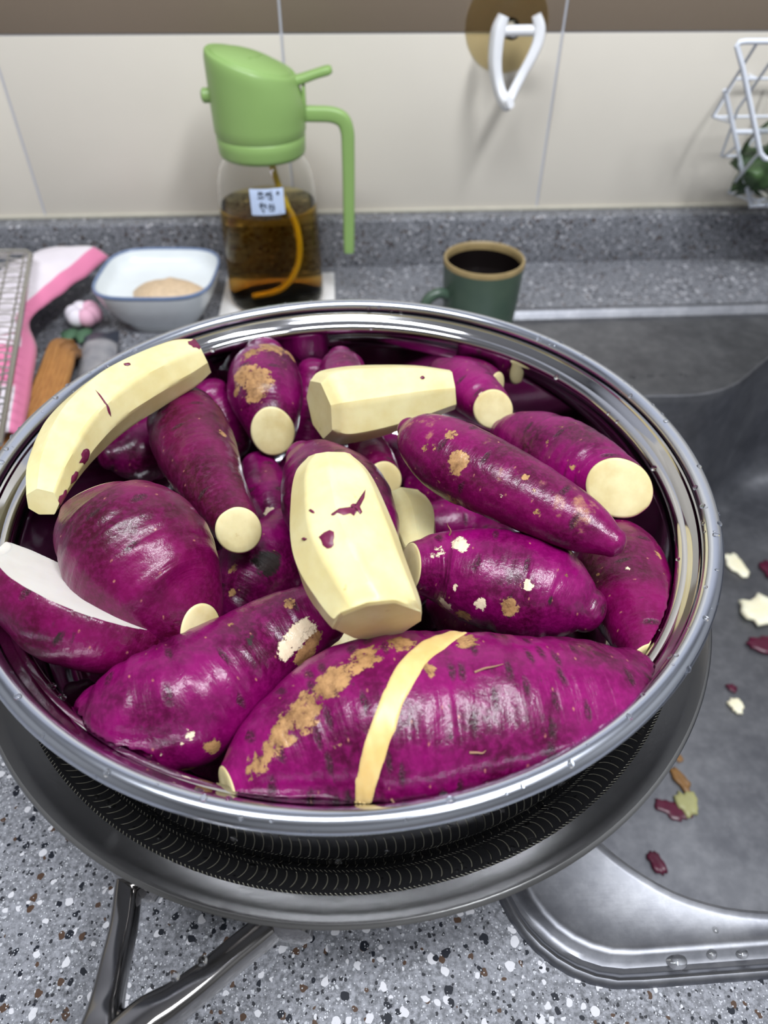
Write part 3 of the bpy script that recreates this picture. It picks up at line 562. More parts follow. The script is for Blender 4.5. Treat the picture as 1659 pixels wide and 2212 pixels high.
def Rin(z): return float(np.interp(z, [.058, .0625, .0685, .078, .090, .115, .122, .1245, .1268, .1288, .1320, .150], [.108, .120, .1285, .1342, .1358, .1368, .1364, .1352, .1346, .1352, .1405, .20]))
steamer = empty('steamer_basket', (PC[0], PC[1], .056))
arc = [(.1463 + .0037 * math.cos(math.radians(a)), .1369 + .0037 * math.sin(math.radians(a))) for a in range(-140, 196, 14)]
inner = [(.1424, .1345), (.1418, .1325), (.1408, .1312), (.1392, .1308), (.1372, .1303), (.1358, .1288), (.1352, .1268), (.1359, .1245), (.1371, .1220), (.1375, .1150), (.1366, .0900), (.1348, .0780), (.1290, .0685), (.1205, .0622), (.1100, .0588), (.0, .0575)]
outer = [(.0, .0560), (.1085, .0565), (.1215, .0598), (.1292, .0680), (.1358, .0775), (.1378, .0900), (.1388, .1150), (.1384, .1220), (.1372, .1250), (.1372, .1280), (.1385, .1305), (.1405, .1320), (.1422, .1335)]
adopt(steamer, lathe('bowl', list(reversed(inner)), 192, M_POLISH, center=PC),
      lathe('outer_wall', outer + [(arc[0][0], arc[0][1])], 192, M_POLISH, center=PC),
      lathe('rolled_rim', arc, 192, M_RIM, center=PC))
tag(steamer, 'deep polished stainless steel steamer insert heaped with sweet potatoes', 'steamer')

# ------------------------------------------------------------------ sweet potatoes
def resample(tab, n):
    q = catmull(tab, 160); P = np.array(q)
    L = np.concatenate([[0], np.cumsum(np.linalg.norm(np.diff(P[:, :3], axis=0), axis=1))])
    s = np.linspace(0, L[-1], n)
    return np.stack([np.interp(s, L, P[:, k]) for k in range(4)], 1), s
def keep_inside(p):
    """lie against the steamer wall and floor instead of passing through"""
    if p.z < .140:
        dx, dy = p.x - PC[0], p.y - PC[1]; r = math.hypot(dx, dy); R = Rin(p.z) - .0006
        if r > R: p.x = PC[0] + dx / r * R; p.y = PC[1] + dy / r * R
    if p.z < .0580: p.z = .0580
    return p
def ring_data(key, rings, around, seed, rough, facets, start, end, squash, twist=0.0, ridge=0.02):
    """start/end: 'round', 'tip' or a Vector normal of a flat cut"""
    A, S = resample(POTATO[key], rings)
    rnd = random.Random(seed); off = Vector((rnd.uniform(-50, 50), rnd.uniform(-50, 50), rnd.uniform(-50, 50)))
    T = np.gradient(A[:, :3], axis=0); T /= np.linalg.norm(T, axis=1)[:, None]
    rows = [(Vector(A[i, :3]), Vector(T[i]), A[i, 3], S[i]) for i in range(rings)]
    def cap(sign, base):
        c, t, r, s = base; out = []
        for k in range(1, 9):
            a = k / 8 * math.pi / 2
            out.append((c + t * (sign * r * .75 * math.sin(a)), t, max(r * math.cos(a), 1e-4), s + sign * r * .75 * math.sin(a)))
        return out
    if start == 'round': rows = list(reversed(cap(-1, rows[0]))) + rows
    if end == 'round': rows = rows + cap(1, rows[-1])
    ph = [rnd.uniform(-.12, .12) for _ in range(facets or 1)]; fr = [rnd.uniform(-.10, .02) for _ in range(facets or 1)]
    grid = []
    for c, t, r, s in rows:
        side = t.cross(Vector((0, 0, 1)))
        if side.length < .05: side = t.cross(Vector((0, 1, 0)))
        side.normalize(); top = side.cross(t).normalized(); ring = []
        for k in range(around + 1):
            a = 2 * math.pi * k / around
            d = -top * math.cos(a) * squash + side * math.sin(a)
            p0 = c + d * r
            if facets:
                best = 9.0
                for q in range(facets):
                    fa = 2 * math.pi * (q + ph[q]) / facets + twist * s / .1; dl = (a - fa + math.pi) % (2 * math.pi) - math.pi
                    if abs(dl) < 1.2: best = min(best, (.965 + fr[q] * .6) / math.cos(dl))
                rr = r * min(best, 1.06) * (1 + rough * .6 * noise.noise(p0 * 40 + off))
            else:
                w = noise.noise(p0 * 38 + off) * rough + noise.noise(p0 * 95 + off) * rough * .35
                ang = abs(a - math.pi) / math.pi
                w += noise.noise(Vector((s * 230, math.sin(a) * 1.1, math.cos(a) * 1.1)) + off) * rough * .30
                rg = noise.noise(Vector((s * 150, math.sin(a) * .8 + 5, math.cos(a) * .8)) + off) + .5 * noise.noise(Vector((s * 330, math.sin(a) * 1.5, math.cos(a) * 1.5)) + off)
                w -= ridge * max(0.0, rg) ** 1.0
                rr = r * (1 + w)
            ring.append((c + d * rr, s, (a - math.pi) * r))
        grid.append(ring)
    rmax = max(q[2] for q in rows)
    def slice_end(idx, n, c, t):
        n = Vector(n).normalized(); span = int(rings * .28)
        rng = range(0, span) if idx == 0 else range(len(grid) - span, len(grid))
        for i in rng:
            w = 1 - (i / span if idx == 0 else (len(grid) - 1 - i) / span); w = w * w * (3 - 2 * w)
            for k in range(around + 1):
                p, s, v = grid[i][k]
                ci = rows[i][0]; ti = rows[i][1]
                sh = -(p - ci).dot(n) / max(abs(ti.dot(n)), .45) * (1 if ti.dot(n) > 0 else -1)
                sh = max(-rmax * 1.1, min(rmax * 1.1, sh))
                grid[i][k] = (p + ti * sh * w, s, v)
    if not isinstance(start, str): slice_end(0, start, *rows[0][:2])
    if not isinstance(end, str): slice_end(-1, end, *rows[-1][:2])
    return grid, rows
def fan(name, ring, mat, parent, bulge, normal, flush=False):
    """flat flesh face with a slightly rounded border"""
    c = sum(ring, Vector()) / len(ring); n = len(ring); v, f = [], []
    for k, sc, b in ((0, 1.0, -.0004), (1, .965, .0002), (2, .90, .0005), (3, .6, .0006), (4, .3, .0007)):
        for p in ring: v.append(c + (p - c) * sc + normal * (0 if flush else b + bulge * (1 - sc)))
    for k in range(4):
        for i in range(n): f.append((k * n + i, k * n + (i + 1) % n, (k + 1) * n + (i + 1) % n, (k + 1) * n + i))
    v.append(c + normal * (0 if flush else .0007 + bulge)); m = len(v) - 1
    for i in range(n): f.append((4 * n + i, 4 * n + (i + 1) % n, m))
    return mesh(name, v, f, mat, parent)

BVH = {}
def sweet_potato(key, label, mat, start='round', end='round', seed=1, rough=.07, rings=72, around=64, squash=1.0, facets=0, cut=None,
                 group=None, planes=(), plane_mat=None, name='sweet_potato', twist=0.0, face_name='cut_face', start_mat=None, end_mat=None, ridge=.02):
    grid, rows = ring_data(key, rings, around, seed, rough, facets, start, end, squash, twist, ridge)
    root = empty(name, rows[len(rows) // 2][0] - Vector((0, 0, rows[len(rows) // 2][2])))
    NR = len(grid); v = []; uvs = []; flat = []
    for ring in grid:
        for p, s, w in ring:
            p = Vector(p); fl = -1
            for qi, (pc, pn) in enumerate(planes):
                d = (p - pc).dot(pn)
                if d > 0: p -= pn * d; fl = qi
            if not planes or fl < 0: p = keep_inside(p)
            v.append(p); uvs.append((s, w)); flat.append(fl)
    n = around + 1; fskin, fflat = [], []
    for i in range(NR - 1):
        for k in range(around):
            q = (i * n + k, i * n + k + 1, (i + 1) * n + k + 1, (i + 1) * n + k)
            (fflat if plane_mat and all(flat[x] >= 0 for x in q) else fskin).append(q)
    def part(nm, faces, m):
        used = sorted(set(x for q in faces for x in q)); ix = {x: i for i, x in enumerate(used)}
        me = bpy.data.meshes.new(nm); me.from_pydata([tuple(v[x]) for x in used], [], [tuple(ix[x] for x in q) for q in faces])
        ul = me.uv_layers.new(name='UVMap')
        for l in me.loops: ul.data[l.index].uv = uvs[used[l.vertex_index]]
        ca = me.attributes.new('marks', 'FLOAT_COLOR', 'POINT')
        mk = MARKS.get(key, [])
        for i, x in enumerate(used):
            col = [0.0, 0.0, 0.0, 1.0]
            for ch, mx, my, mz, r, st in mk:
                d2 = (v[x].x - mx) ** 2 + (v[x].y - my) ** 2 + (v[x].z - mz) ** 2
                if d2 < 9 * r * r:
                    j = 'tcd'.index(ch); col[j] = min(1.2, col[j] + st * math.exp(-1.2 * d2 / (r * r)))
            ca.data[i].color = col
        bm = bmesh.new(); bm.from_mesh(me); bmesh.ops.remove_doubles(bm, verts=bm.verts, dist=1e-6); bmesh.ops.recalc_face_normals(bm, faces=bm.faces)
        bm.to_mesh(me); bm.free()
        o = link(nm, me, m); return o
    body = part('flesh' if facets else 'skin', fskin, mat)
    # outward normals
    me = body.data
    cen = rows[len(rows) // 2][0]
    BVH[key] = BVHTree.FromPolygons([tuple(p) for p in v], fskin + fflat)
    kids = [body]
    if facets: sharp(body, 24)
    if fflat:
        kids.append(part(face_name, fflat, plane_mat))
    for which, idx, sgn, mm in ((start, 0, -1, start_mat), (end, NR - 1, 1, end_mat)):
        if isinstance(which, str): continue
        ring = [v[idx * n + k].copy() for k in range(around)]
        kids.append(fan('cut_face', ring, mm or cut or M_CUT, None, .0003, Vector(which).normalized(), bool(facets)))
    adopt(root, *kids)
    tag(root, label, 'sweet potato', group)
    return root

TO_CAM = lambda p: (Vector((0, 0, .33)) - Vector(p)).normalized()
def cutn(key, idx, lean, k=.5):
    """normal of a cut end: the root's own direction, leaned towards a chosen side"""
    a = [Vector(q[:3]) for q in POTATO[key]]
    t = (a[0] - a[1]) if idx == 0 else (a[-1] - a[-2])
    return (t.normalized() * (1 - k) + Vector(lean).normalized() * k).normalized()

SK = lambda **k: skin_mat('purple_skin', **k)
VEG = 'purple sweet potatoes in the steamer'
S_A = SK(wrinkle=.8, lenticel=.42, seed=1.0, bright=1.0)
S_B = SK(wrinkle=.75, lenticel=.14, seed=2.0, bright=.88)
S_C = SK(wrinkle=.55, lenticel=.08, seed=3.0, warm=.6, bright=.72)
S_E = SK(wrinkle=.5, lenticel=.05, seed=4.0, warm=.7, bright=.62)
S_F = SK(wrinkle=.5, lenticel=.10, seed=5.0, bright=.78)
S_J = SK(wrinkle=.55, lenticel=.12, seed=6.0, warm=.3, bright=.85, dusty=.12)
S_K = SK(wrinkle=.7, lenticel=.10, seed=7.0, bright=.95)
S_L = SK(wrinkle=.8, lenticel=.14, seed=8.0, bright=.95)
S_M = SK(wrinkle=.4, lenticel=.08, seed=9.0, warm=.6, bright=.75)
S_X = SK(wrinkle=.5, lenticel=.12, seed=10.0, bright=.85)

A = sweet_potato('A', 'huge purple sweet potato with one peeled cream stripe across its middle', S_A, start=cutn('A', 0, (-.8, -.3, .4), .4), end='round', seed=11, rough=.05, rings=140, around=88, ridge=.03, start_mat=M_CUT)
B = sweet_potato('B', 'plump purple sweet potato with ragged bare skin at its blunt end', S_B, start='round', end='round', seed=12, rough=.075, rings=120, ridge=.05)
pcC = Vector(POTATO['C2'][2][:3]); nC = Vector((.46, .52, .72)).normalized()
C1 = sweet_potato('C1', 'broad purple sweet potato with both ends trimmed, against a split half', S_C, start=cutn('C1', 0, (-.2, .5, .8), .5), end=cutn('C1', -1, (.3, -.2, .9), .45), seed=13, rough=.05, rings=110, ridge=.035)
C2 = sweet_potato('C2', 'split sweet potato half with a long white cut face', S_C, start=cutn('C2', 0, (-.5, -.2, .8), .4), end='round', seed=14, rough=.05, rings=110, around=128,
                  planes=[(pcC + nC * .007, nC)], plane_mat=M_FRESH, start_mat=M_FRESH)
D = sweet_potato('D', 'long curved peeled cream sweet potato lying along the steamer rim', M_FLESH, start=cutn('D', 0, (0, -.4, .8), .2), end=cutn('D', -1, (.6, -.1, .5), .2), seed=15, rough=.05, rings=70, around=72, facets=7, cut=M_FLESH, twist=.25)
E = sweet_potato('E', 'smooth bottle-shaped purple sweet potato tapering to a cut end', S_E, start='round', end=cutn('E', -1, TO_CAM(POTATO['E'][-1][:3]), .55), seed=16, rough=.045, rings=100, ridge=.04)
F = sweet_potato('F', 'short purple sweet potato with tan scabs and a sliced end', S_F, start='round', end=cutn('F', -1, TO_CAM(POTATO['F'][-1][:3]), .6), seed=17, rough=.05)
G = sweet_potato('G', 'stubby peeled cream sweet potato lying across the purple ones', M_FLESH, start=cutn('G', 0, (-.6, -.6, .2), .4), end=cutn('G', -1, (.8, -.2, .3), .3), seed=18, rough=.03, rings=56, around=72, facets=7, cut=M_FLESH)
H = sweet_potato('H', 'purple sweet potato showing only its knob behind the stubby peeled one', S_X, seed=19)
I1 = sweet_potato('I1', 'purple sweet potato with ragged oval cut end beside the stubby peeled one', S_K, end=cutn('I1', -1, TO_CAM(POTATO['I1'][-1][:3]), .55), seed=20)
I2 = sweet_potato('I2', 'thin purple sweet potato with cream end tucked against the back wall', S_X, end=cutn('I2', -1, (.8, -.5, .4), .5), seed=21)
J = sweet_potato('J', 'long slanting purple sweet potato with dusty tan flecks and whole ends', S_J, seed=22, rough=.045, rings=90)
K = sweet_potato('K', 'ringed purple sweet potato ending in a big round cream slice', S_K, end=cutn('K', -1, TO_CAM(POTATO['K'][-1][:3]), .62), seed=23, rough=.05, rings=110, ridge=.06)
L = sweet_potato('L', 'bulging purple sweet potato with torn cream patches along its side', S_L, start=cutn('L', 0, TO_CAM(POTATO['L'][0][:3]), .28), seed=24, rough=.06, rings=120, ridge=.075)
Mm = sweet_potato('M', 'dull purple sweet potato standing on end against the steamer wall', S_M, end=cutn('M', -1, (.3, -.7, .4), .4), seed=25, rough=.05)
endN = Vector(POTATO['N'][-1][:3]); topN = Vector(POTATO['N'][0][:3])
N = sweet_potato('N', 'upright peeled cream sweet potato with purple skin specks on top', M_FLESH, start=cutn('N', 0, (0, .3, .9), .35), end=Vector((.17, -.92, -.34)), seed=26, rough=.03, rings=80, around=88, facets=9, cut=M_FLESH,
                 planes=[(topN + Vector((.003, -.006, .0085)), Vector((.10, .42, .90)).normalized())])
O1 = sweet_potato('O1', 'purple sweet potato mostly hidden under the upright peeled one', S_X, seed=27)
O2 = sweet_potato('O2', 'purple sweet potato with a round black blotch', S_K, seed=28)
Pp = sweet_potato('P', 'slim purple sweet potato with small round cut end under the stubby peeled one', S_M, end=cutn('P', -1, TO_CAM(POTATO['P'][-1][:3]), .6), seed=29)
Q = sweet_potato('Q', 'pale peeled sweet potato chunk behind the bulging torn one', M_FLESH, seed=30, rough=.03, rings=40, around=56, facets=7, cut=M_FLESH, start=cutn('Q', 0, (0, .5, .5), .3))
R = sweet_potato('R', 'peeled cream chunk wedged beneath the upright peeled one', M_FLESH, seed=31, rough=.03, rings=40, around=56, facets=7, cut=M_FLESH)
S = sweet_potato('S', 'purple sweet potato in shadow beneath the long curved peeled one', S_X, seed=32)
T = sweet_potato('T', 'dark purple sweet potato deep behind the bottle-shaped one', S_X, seed=33)
V = sweet_potato('V', 'dark purple sweet potato in the gap beside the bottle-shaped one', S_X, seed=34)
Wp = sweet_potato('W', 'purple sweet potato in the gap beside the tan-scabbed one', S_X, seed=35)

# roots of the bottom layer that show only through the gaps
BOTTOM = [(-.090, .190, .4), (-.062, .150, 2.2), (-.022, .138, .2), (.020, .128, 2.9), (.062, .150, .7), (.095, .195, 1.7), (-.030, .180, 1.2), (.015, .172, .5), (.055, .195, 2.4),
          (-.070, .225, 1.0), (-.015, .215, 2.7), (.030, .225, .9), (.075, .240, 2.0), (-.040, .262, .3), (.010, .265, 1.6), (.055, .285, 2.8), (-.080, .285, 1.9), (-.020, .310, .6), (.030, .315, 2.3), (.053, .261, .2)]
for i, (x, y, a) in enumerate(BOTTOM):
    z = .0715
    d = Vector((math.cos(a), math.sin(a), 0)) * .021; c = Vector((x, y, z)); key = 'bottom%d' % i
    POTATO[key] = [tuple(c - d) + (.007,), tuple(c - d * .5) + (.0120,), tuple(c) + (.0132,), tuple(c + d * .5) + (.0118,), tuple(c + d) + (.006,)]
    sweet_potato(key, 'purple sweet potato of the bottom layer seen dimly through the gaps', S_X, seed=50 + i, rings=30, around=28, group='bottom layer of sweet potatoes')

def snap(key, p, lift):
    loc, nor, ix, d = BVH[key].find_nearest(Vector(p))
    a = min(((Vector(q[:3]) - loc).length, Vector(q[:3])) for q in POTATO[key])[1]
    if nor.dot(loc - a) < 0: nor = -nor
    return loc + nor * lift, nor
# peeled stripe on the big front one: a shallow band that follows the surface
def stripe(parent, key, left, right, mat):
    Lc, Rc = catmull(left, 64), catmull(right, 64); v, f = [], []; m = 13
    for i, (a, b) in enumerate(zip(Lc, Rc)):
        wob = .05 * noise.noise(Vector((i * .22, 3.1, 0)))
        for k in range(m):
            t = k / (m - 1); e = min(t, 1 - t)
            tt = -.02 + t * 1.04 + wob * (1 - abs(2 * t - 1)) 
            p = Vector(a) * (1 - tt) + Vector(b) * tt
            q, nr = snap(key, p, .0006 * min(1, e * 9) - .0002)
            v.append(q)
    for i in range(63):
        for k in range(m - 1): f.append((i * m + k, i * m + k + 1, (i + 1) * m + k + 1, (i + 1) * m + k))
    o = mesh('peeled_stripe', v, f, mat); adopt(parent, o); o['label'] = 'cream stripe where the skin is peeled off'
stripe(A, 'A', STRIP_LEFT, STRIP_RIGHT, M_STRIP)
def skin_patch(parent, key, outline):
    pts = [Vector(p) for p in outline]; c = sum(pts, Vector()) / len(pts); n = len(pts); v, f = [], []
    for sc, lf in ((1.0, .0002), (.66, .0006), (.33, .0006)):
        for p in pts: v.append(snap(key, c + (p - c) * sc, lf)[0])
    v.append(snap(key, c, .0006)[0])
    for r in range(2):
        for i in range(n): f.append((r * n + i, r * n + (i + 1) % n, (r + 1) * n + (i + 1) % n, (r + 1) * n + i))
    for i in range(n): f.append((2 * n + i, 2 * n + (i + 1) % n, 3 * n))
    o = mesh('skin_remnant', v, f, M_SKINBIT); adopt(parent, o)
for key, par in (('N', N), ('G', G), ('D', D)):
    for ol in PATCHES[key]: skin_patch(par, key, ol)

M_ROOT = plain('dry_rootlet', (0.30, 0.17, 0.10), .7)
for par, key, pts in ((L, 'L', ROOTLETS[0]), (A, 'A', ROOTLETS[1]), (A, 'A', ROOTLETS[2]), (A, 'A', ROOTLETS[3])):
    q = [snap(key, p, .0002 + .0009 * math.sin(math.pi * i / 3)) [0] for i, p in enumerate(pts)]
    if key == 'L': q = [q[0], q[0] + Vector((.0004, 0, .0022)), q[0] + Vector((-.0008, .0005, .0045)), q[0] + Vector((-.0012, .0002, .0062))]
    adopt(par, tube('rootlet', q, [.00035, .0003, .00022, .0001], M_ROOT, n=6, smooth_path=14))

# ------------------------------------------------------------------ oil bottle
BX, BY = -.0605, .655
CO = .004
coaster = box('coaster', BX - .054, BX + .056, BY - .052, BY + .052, 0, CO, M_COASTER, bevel=.0012)
tag(coaster, 'thin white square coaster under the oil bottle', 'coaster')
bottle = empty('oil_bottle', (BX, BY, CO))
def lz(prof): return [(r, z + CO) for r, z in prof]
gl = lathe('glass_body', lz([(.0, .0), (.040, .0), (.0440, .003), (.0452, .008), (.0440, .060), (.0428, .100), (.0415, .112), (.0385, .122), (.0330, .130), (.0285, .135), (.0275, .148), (.0263, .148), (.0273, .135), (.0318, .129), (.0373, .121), (.0402, .1115), (.0416, .0995), (.0428, .060), (.0440, .010), (.0428, .004), (.039, .0022), (.0, .0022)]), 80, M_GLASS, center=(BX, BY))
oil = lathe('oil', lz([(.0, .0020), (.0390, .0020), (.0430, .0038), (.0442, .0100), (.0430, .060), (.0422, .0905), (.0, .0905)]), 80, M_OIL, center=(BX, BY))
dip = tube('dip_tube', [(BX + .004, BY - .004, .140), (BX + .012, BY - .010, .110), (BX + .024, BY - .016, .075), (BX + .022, BY - .018, .045), (BX + .006, BY - .016, .022), (BX - .020, BY - .010, .012)], .0028, M_TUBE, smooth_path=40)
# cap: skirt, shouldered dome with a slanting top that rises towards the spout on the left
def top_z(x):  # height of the slanting top above x (relative to the bottle axis)
    return CO + .1985 - x * .29
def cap_mesh():
    n = 96; v, f = [], []
    low = [(.0345, .131), (.0358, .132), (.0366, .1345), (.0368, .140), (.0372, .1455), (.0366, .1462), (.0368, .1470), (.0380, .150)]
    for i in range(n):
        a = 2 * math.pi * i / n; c, s_ = math.cos(a), math.sin(a)
        for r, z in low: v.append((BX + r * c, BY + r * s_, z + CO))
        zt = top_z(.038 * c)
        for q in (.12, .3, .5, .7, .85, .95):
            r = .0380 + .0003 * math.sin(q * 2.6) - (.004 * max(0, q - .6) / .4 if c > 0 else 0) * c
            v.append((BX + r * c, BY + r * s_, .150 + CO + (zt - .004 - .150 - CO) * q))
        k = .004 * max(0, c)
        for r, dz in ((.0376, -.0032), (.0370, -.0012), (.0359, -.0001), (.0345, .0), (.0336, -.0009), (.0328, -.0009), (.0322, .0003), (.0300, .0013), (.0220, .0035), (.0120, .0050), (.0, .0055)):
            rr = r - k * (r / .038); x = rr * c; v.append((BX + x, BY + rr * s_, top_z(x) + dz))
    m = len(v) // n
    for i in range(n):
        for j in range(m - 1): f.append((i * m + j, ((i + 1) % n) * m + j, ((i + 1) % n) * m + j + 1, i * m + j + 1))
    o = mesh('cap', v, f, M_GREEN); sharp(o, 50); return o
cap = cap_mesh()
slot = tube('lid_slot', [(BX - .002, BY - .016, top_z(-.002) + .0042), (BX + .004, BY - .004, top_z(.004) + .0052), (BX + .006, BY + .006, top_z(.006) + .0050)], .0009, M_GREEN, n=8)
knob = tube('spout_button', [(BX - .037, BY - .004, .180), (BX - .0425, BY - .004, .180), (BX - .0440, BY - .004, .180)], [.0055, .0055, .0035], M_GREEN, n=24)
lever = tube('lever', [(BX + .026, BY, .1880), (BX + .036, BY, .1900), (BX + .048, BY, .1935), (BX + .058, BY, .1960), (BX + .0615, BY, .1968)], [.0050, .0046, .0042, .0042, .0026], M_GREEN, smooth_path=30, sect=bar_section(1.5, .75))
back = box('lever_slot', BX + .0366, BX + .0393, BY - .006, BY + .006, .163, .186, M_GREEN, bevel=.001)
handle = tube('handle', [(BX + .034, BY, .1650), (BX + .046, BY, .1648), (BX + .060, BY, .1640), (BX + .0690, BY, .1600), (BX + .0725, BY, .1510), (BX + .0728, BY, .138), (BX + .0725, BY, .110), (BX + .0718, BY, .080), (BX + .0712, BY, .056), (BX + .0711, BY, .0475)], [.0058, .0058, .0058, .0060, .0058, .0056, .0054, .0052, .0050, .0046], M_GREEN, smooth_path=60, sect=bar_section(.9, 1.0))
# sticker with hand-written characters
def on_glass(px, pz, lift=.0002):
    """px metres round the glass from its front, pz height"""
    R = float(np.interp(pz - CO, [.06, .10, .112, .122], [.0440, .0428, .0415, .0385])) + lift; a = -math.pi / 2 + px / R + .10
    return Vector((BX + R * math.cos(a), BY + R * math.sin(a), pz))
SZ0, SZ1, SX_0, SX_1 = .0990, .1195, -.0150, .0135
v, f = [], []
for i in range(17):
    for j in range(7): v.append(on_glass(SX_0 + (SX_1 - SX_0) * i / 16, SZ0 + (SZ1 - SZ0) * j / 6, .0004))
for i in range(16):
    for j in range(6): f.append((i * 7 + j, (i + 1) * 7 + j, (i + 1) * 7 + j + 1, i * 7 + j + 1))
sticker = mesh('sticker', v, f, M_STICKER); sticker['label'] = 'small pale blue sticker with black handwriting'
# strokes in sticker space (0..1 across, 0..1 up)
STROKES = [[(.24, .88), (.40, .87)], [(.32, .87), (.24, .76)], [(.32, .84), (.40, .75)], [(.31, .74), (.31, .68)], [(.22, .66), (.42, .67)],
           [(.45, .84), (.56, .85), (.46, .73)], [(.58, .90), (.58, .70)], [(.64, .92), (.64, .62)], [(.58, .80), (.64, .80)], [(.52, .66), (.60, .62), (.64, .56)],
           [(.80, .86), (.84, .88), (.86, .82), (.83, .77), (.79, .80), (.80, .86)],
           [(.31, .52), (.33, .46)], [(.24, .42), (.40, .42)], [(.28, .36), (.32, .38), (.34, .33), (.29, .30), (.27, .34)], [(.42, .46), (.42, .26)], [(.42, .36), (.47, .36)], [(.30, .22), (.36, .22), (.36, .10)],
           [(.52, .40), (.60, .41), (.51, .24)], [(.57, .34), (.62, .26)], [(.66, .44), (.66, .14)], [(.66, .30), (.71, .29)], [(.54, .18), (.62, .16)], [(.84, .10), (.86, .10)]]
v, f = [], []
for st in STROKES:
    for (x0, y0), (x1, y1) in zip(st, st[1:]):
        dx, dy = (x1 - x0), (y1 - y0) * .72; Lh = math.hypot(dx, dy) or 1; ox, oy = -dy / Lh * .020, dx / Lh * .020 / .72
        b = len(v)
        for x, y in ((x0 + ox, y0 + oy), (x0 - ox, y0 - oy), (x1 - ox, y1 - oy), (x1 + ox, y1 + oy)):
            v.append(on_glass(SX_0 + (SX_1 - SX_0) * x, SZ0 + (SZ1 - SZ0) * y, .0006))
        f.append((b, b + 1, b + 2, b + 3))
writing = mesh('handwriting', v, f, M_INK, smooth=False)
adopt(bottle, gl, oil, dip, cap, slot, knob, lever, back, handle, sticker)
writing.parent = sticker; writing.matrix_parent_inverse = sticker.matrix_basis.inverted()
tag(bottle, 'glass bottle of amber oil with green pouring cap and long handle', 'bottle')

# ------------------------------------------------------------------ mug
MX, MY, MZ = .1245, .5805, -.0025
mug = empty('mug', (MX, MY, MZ))
mp = [(.0, .0), (.0265, .0), (.0290, .0015), (.0300, .005), (.0315, .020), (.0335, .045), (.0345, .068)]
mi = [(.0318, .068), (.0308, .045), (.0290, .020), (.027, .007), (.0, .0055)]
adopt(mug, lathe('mug_wall', [(r, z + MZ) for r, z in mp + [(.0348, .0705)]], 72, M_MUG, center=(MX, MY)),
      lathe('bare_rim', [(r, z + MZ) for r, z in [(.0348, .0705), (.0350, .0730), (.0342, .0748), (.0330, .0750), (.0320, .0740), (.0316, .0715), (.0318, .068)]], 72, M_MUGRIM, center=(MX, MY)),
      lathe('mug_inside', [(r, z + MZ) for r, z in mi], 72, M_COFFEE, center=(MX, MY)),
      lathe('coffee', [(.0, .052 + MZ), (.0312, .052 + MZ)], 72, M_COFFEE, center=(MX, MY)),
      tube('ear_handle', [(MX - .031, MY - .010, .044), (MX - .040, MY - .013, .047), (MX - .049, MY - .015, .042), (MX - .0515, MY - .016, .032), (MX - .047, MY - .015, .022), (MX - .039, MY - .012, .015), (MX - .029, MY - .009, .013)], [.0048, .0046, .0046, .0046, .0046, .0046, .0050], M_MUG, smooth_path=36, n=16))
tag(mug, 'small dark green mug with bare tan rim and black inside', 'mug')

# ------------------------------------------------------------------ square dish with seasoning
DX, DY = -.1640, .6300
def sq(r, z, p=3.6, n=96):
    out = []
    for i in range(n):
        a = 2 * math.pi * i / n; c, s = math.cos(a), math.sin(a)
        k = (abs(c) ** p + abs(s) ** p) ** (-1 / p)
        rx, ry = r * k * c, r * k * s * .98; ang = math.radians(-3)
        out.append((DX + rx * math.cos(ang) - ry * math.sin(ang), DY + rx * math.sin(ang) + ry * math.cos(ang), z))
    return out
dish = empty('square_dish', (DX, DY, 0))
adopt(dish, loft('dish_outside', [sq(.030, .0), sq(.0320, .0005), sq(.0325, .004), sq(.040, .012), sq(.0490, .028), sq(.0528, .0405)], M_PORC, cap_first=True),
      loft('blue_rim', [sq(.0528, .0405), sq(.0536, .0425), sq(.0530, .0440), sq(.0516, .0440), sq(.0508, .0425)], M_BLUERIM),
      loft('dish_inside', [sq(.0508, .0425), sq(.0492, .0385), sq(.0465, .0330), sq(.040, .0300), sq(.02, .0293)], M_PORC, cap_last=True))
tag(dish, 'white square porcelain dish with thin blue rim beside the oil bottle', 'dish')
# seasoning heap
v, f = [], []
n, m = 40, 8
for i in range(m + 1):
    for k in range(n):
        a = 2 * math.pi * k / n; q = i / m
        rx, ry = .0330 * q * (1 + .10 * math.sin(3 * a + 1)), .0215 * q * (1 + .12 * math.sin(2 * a))
        z = .0300 + .0120 * (1 - q ** 2.6) + .0018 * noise.noise(Vector((rx * math.cos(a) * 120, ry * math.sin(a) * 120, 4))) * (1 - q * .5)
        v.append((DX + .008 + rx * math.cos(a), DY - .0170 + ry * math.sin(a), z))
for i in range(m):
    for k in range(n): f.append((i * n + k, i * n + (k + 1) % n, (i + 1) * n + (k + 1) % n, (i + 1) * n + k))
heap = mesh('seasoning_paste', v, f, M_SAUCE)
tag(heap, 'heap of tan seasoning paste in the white square dish', 'food')

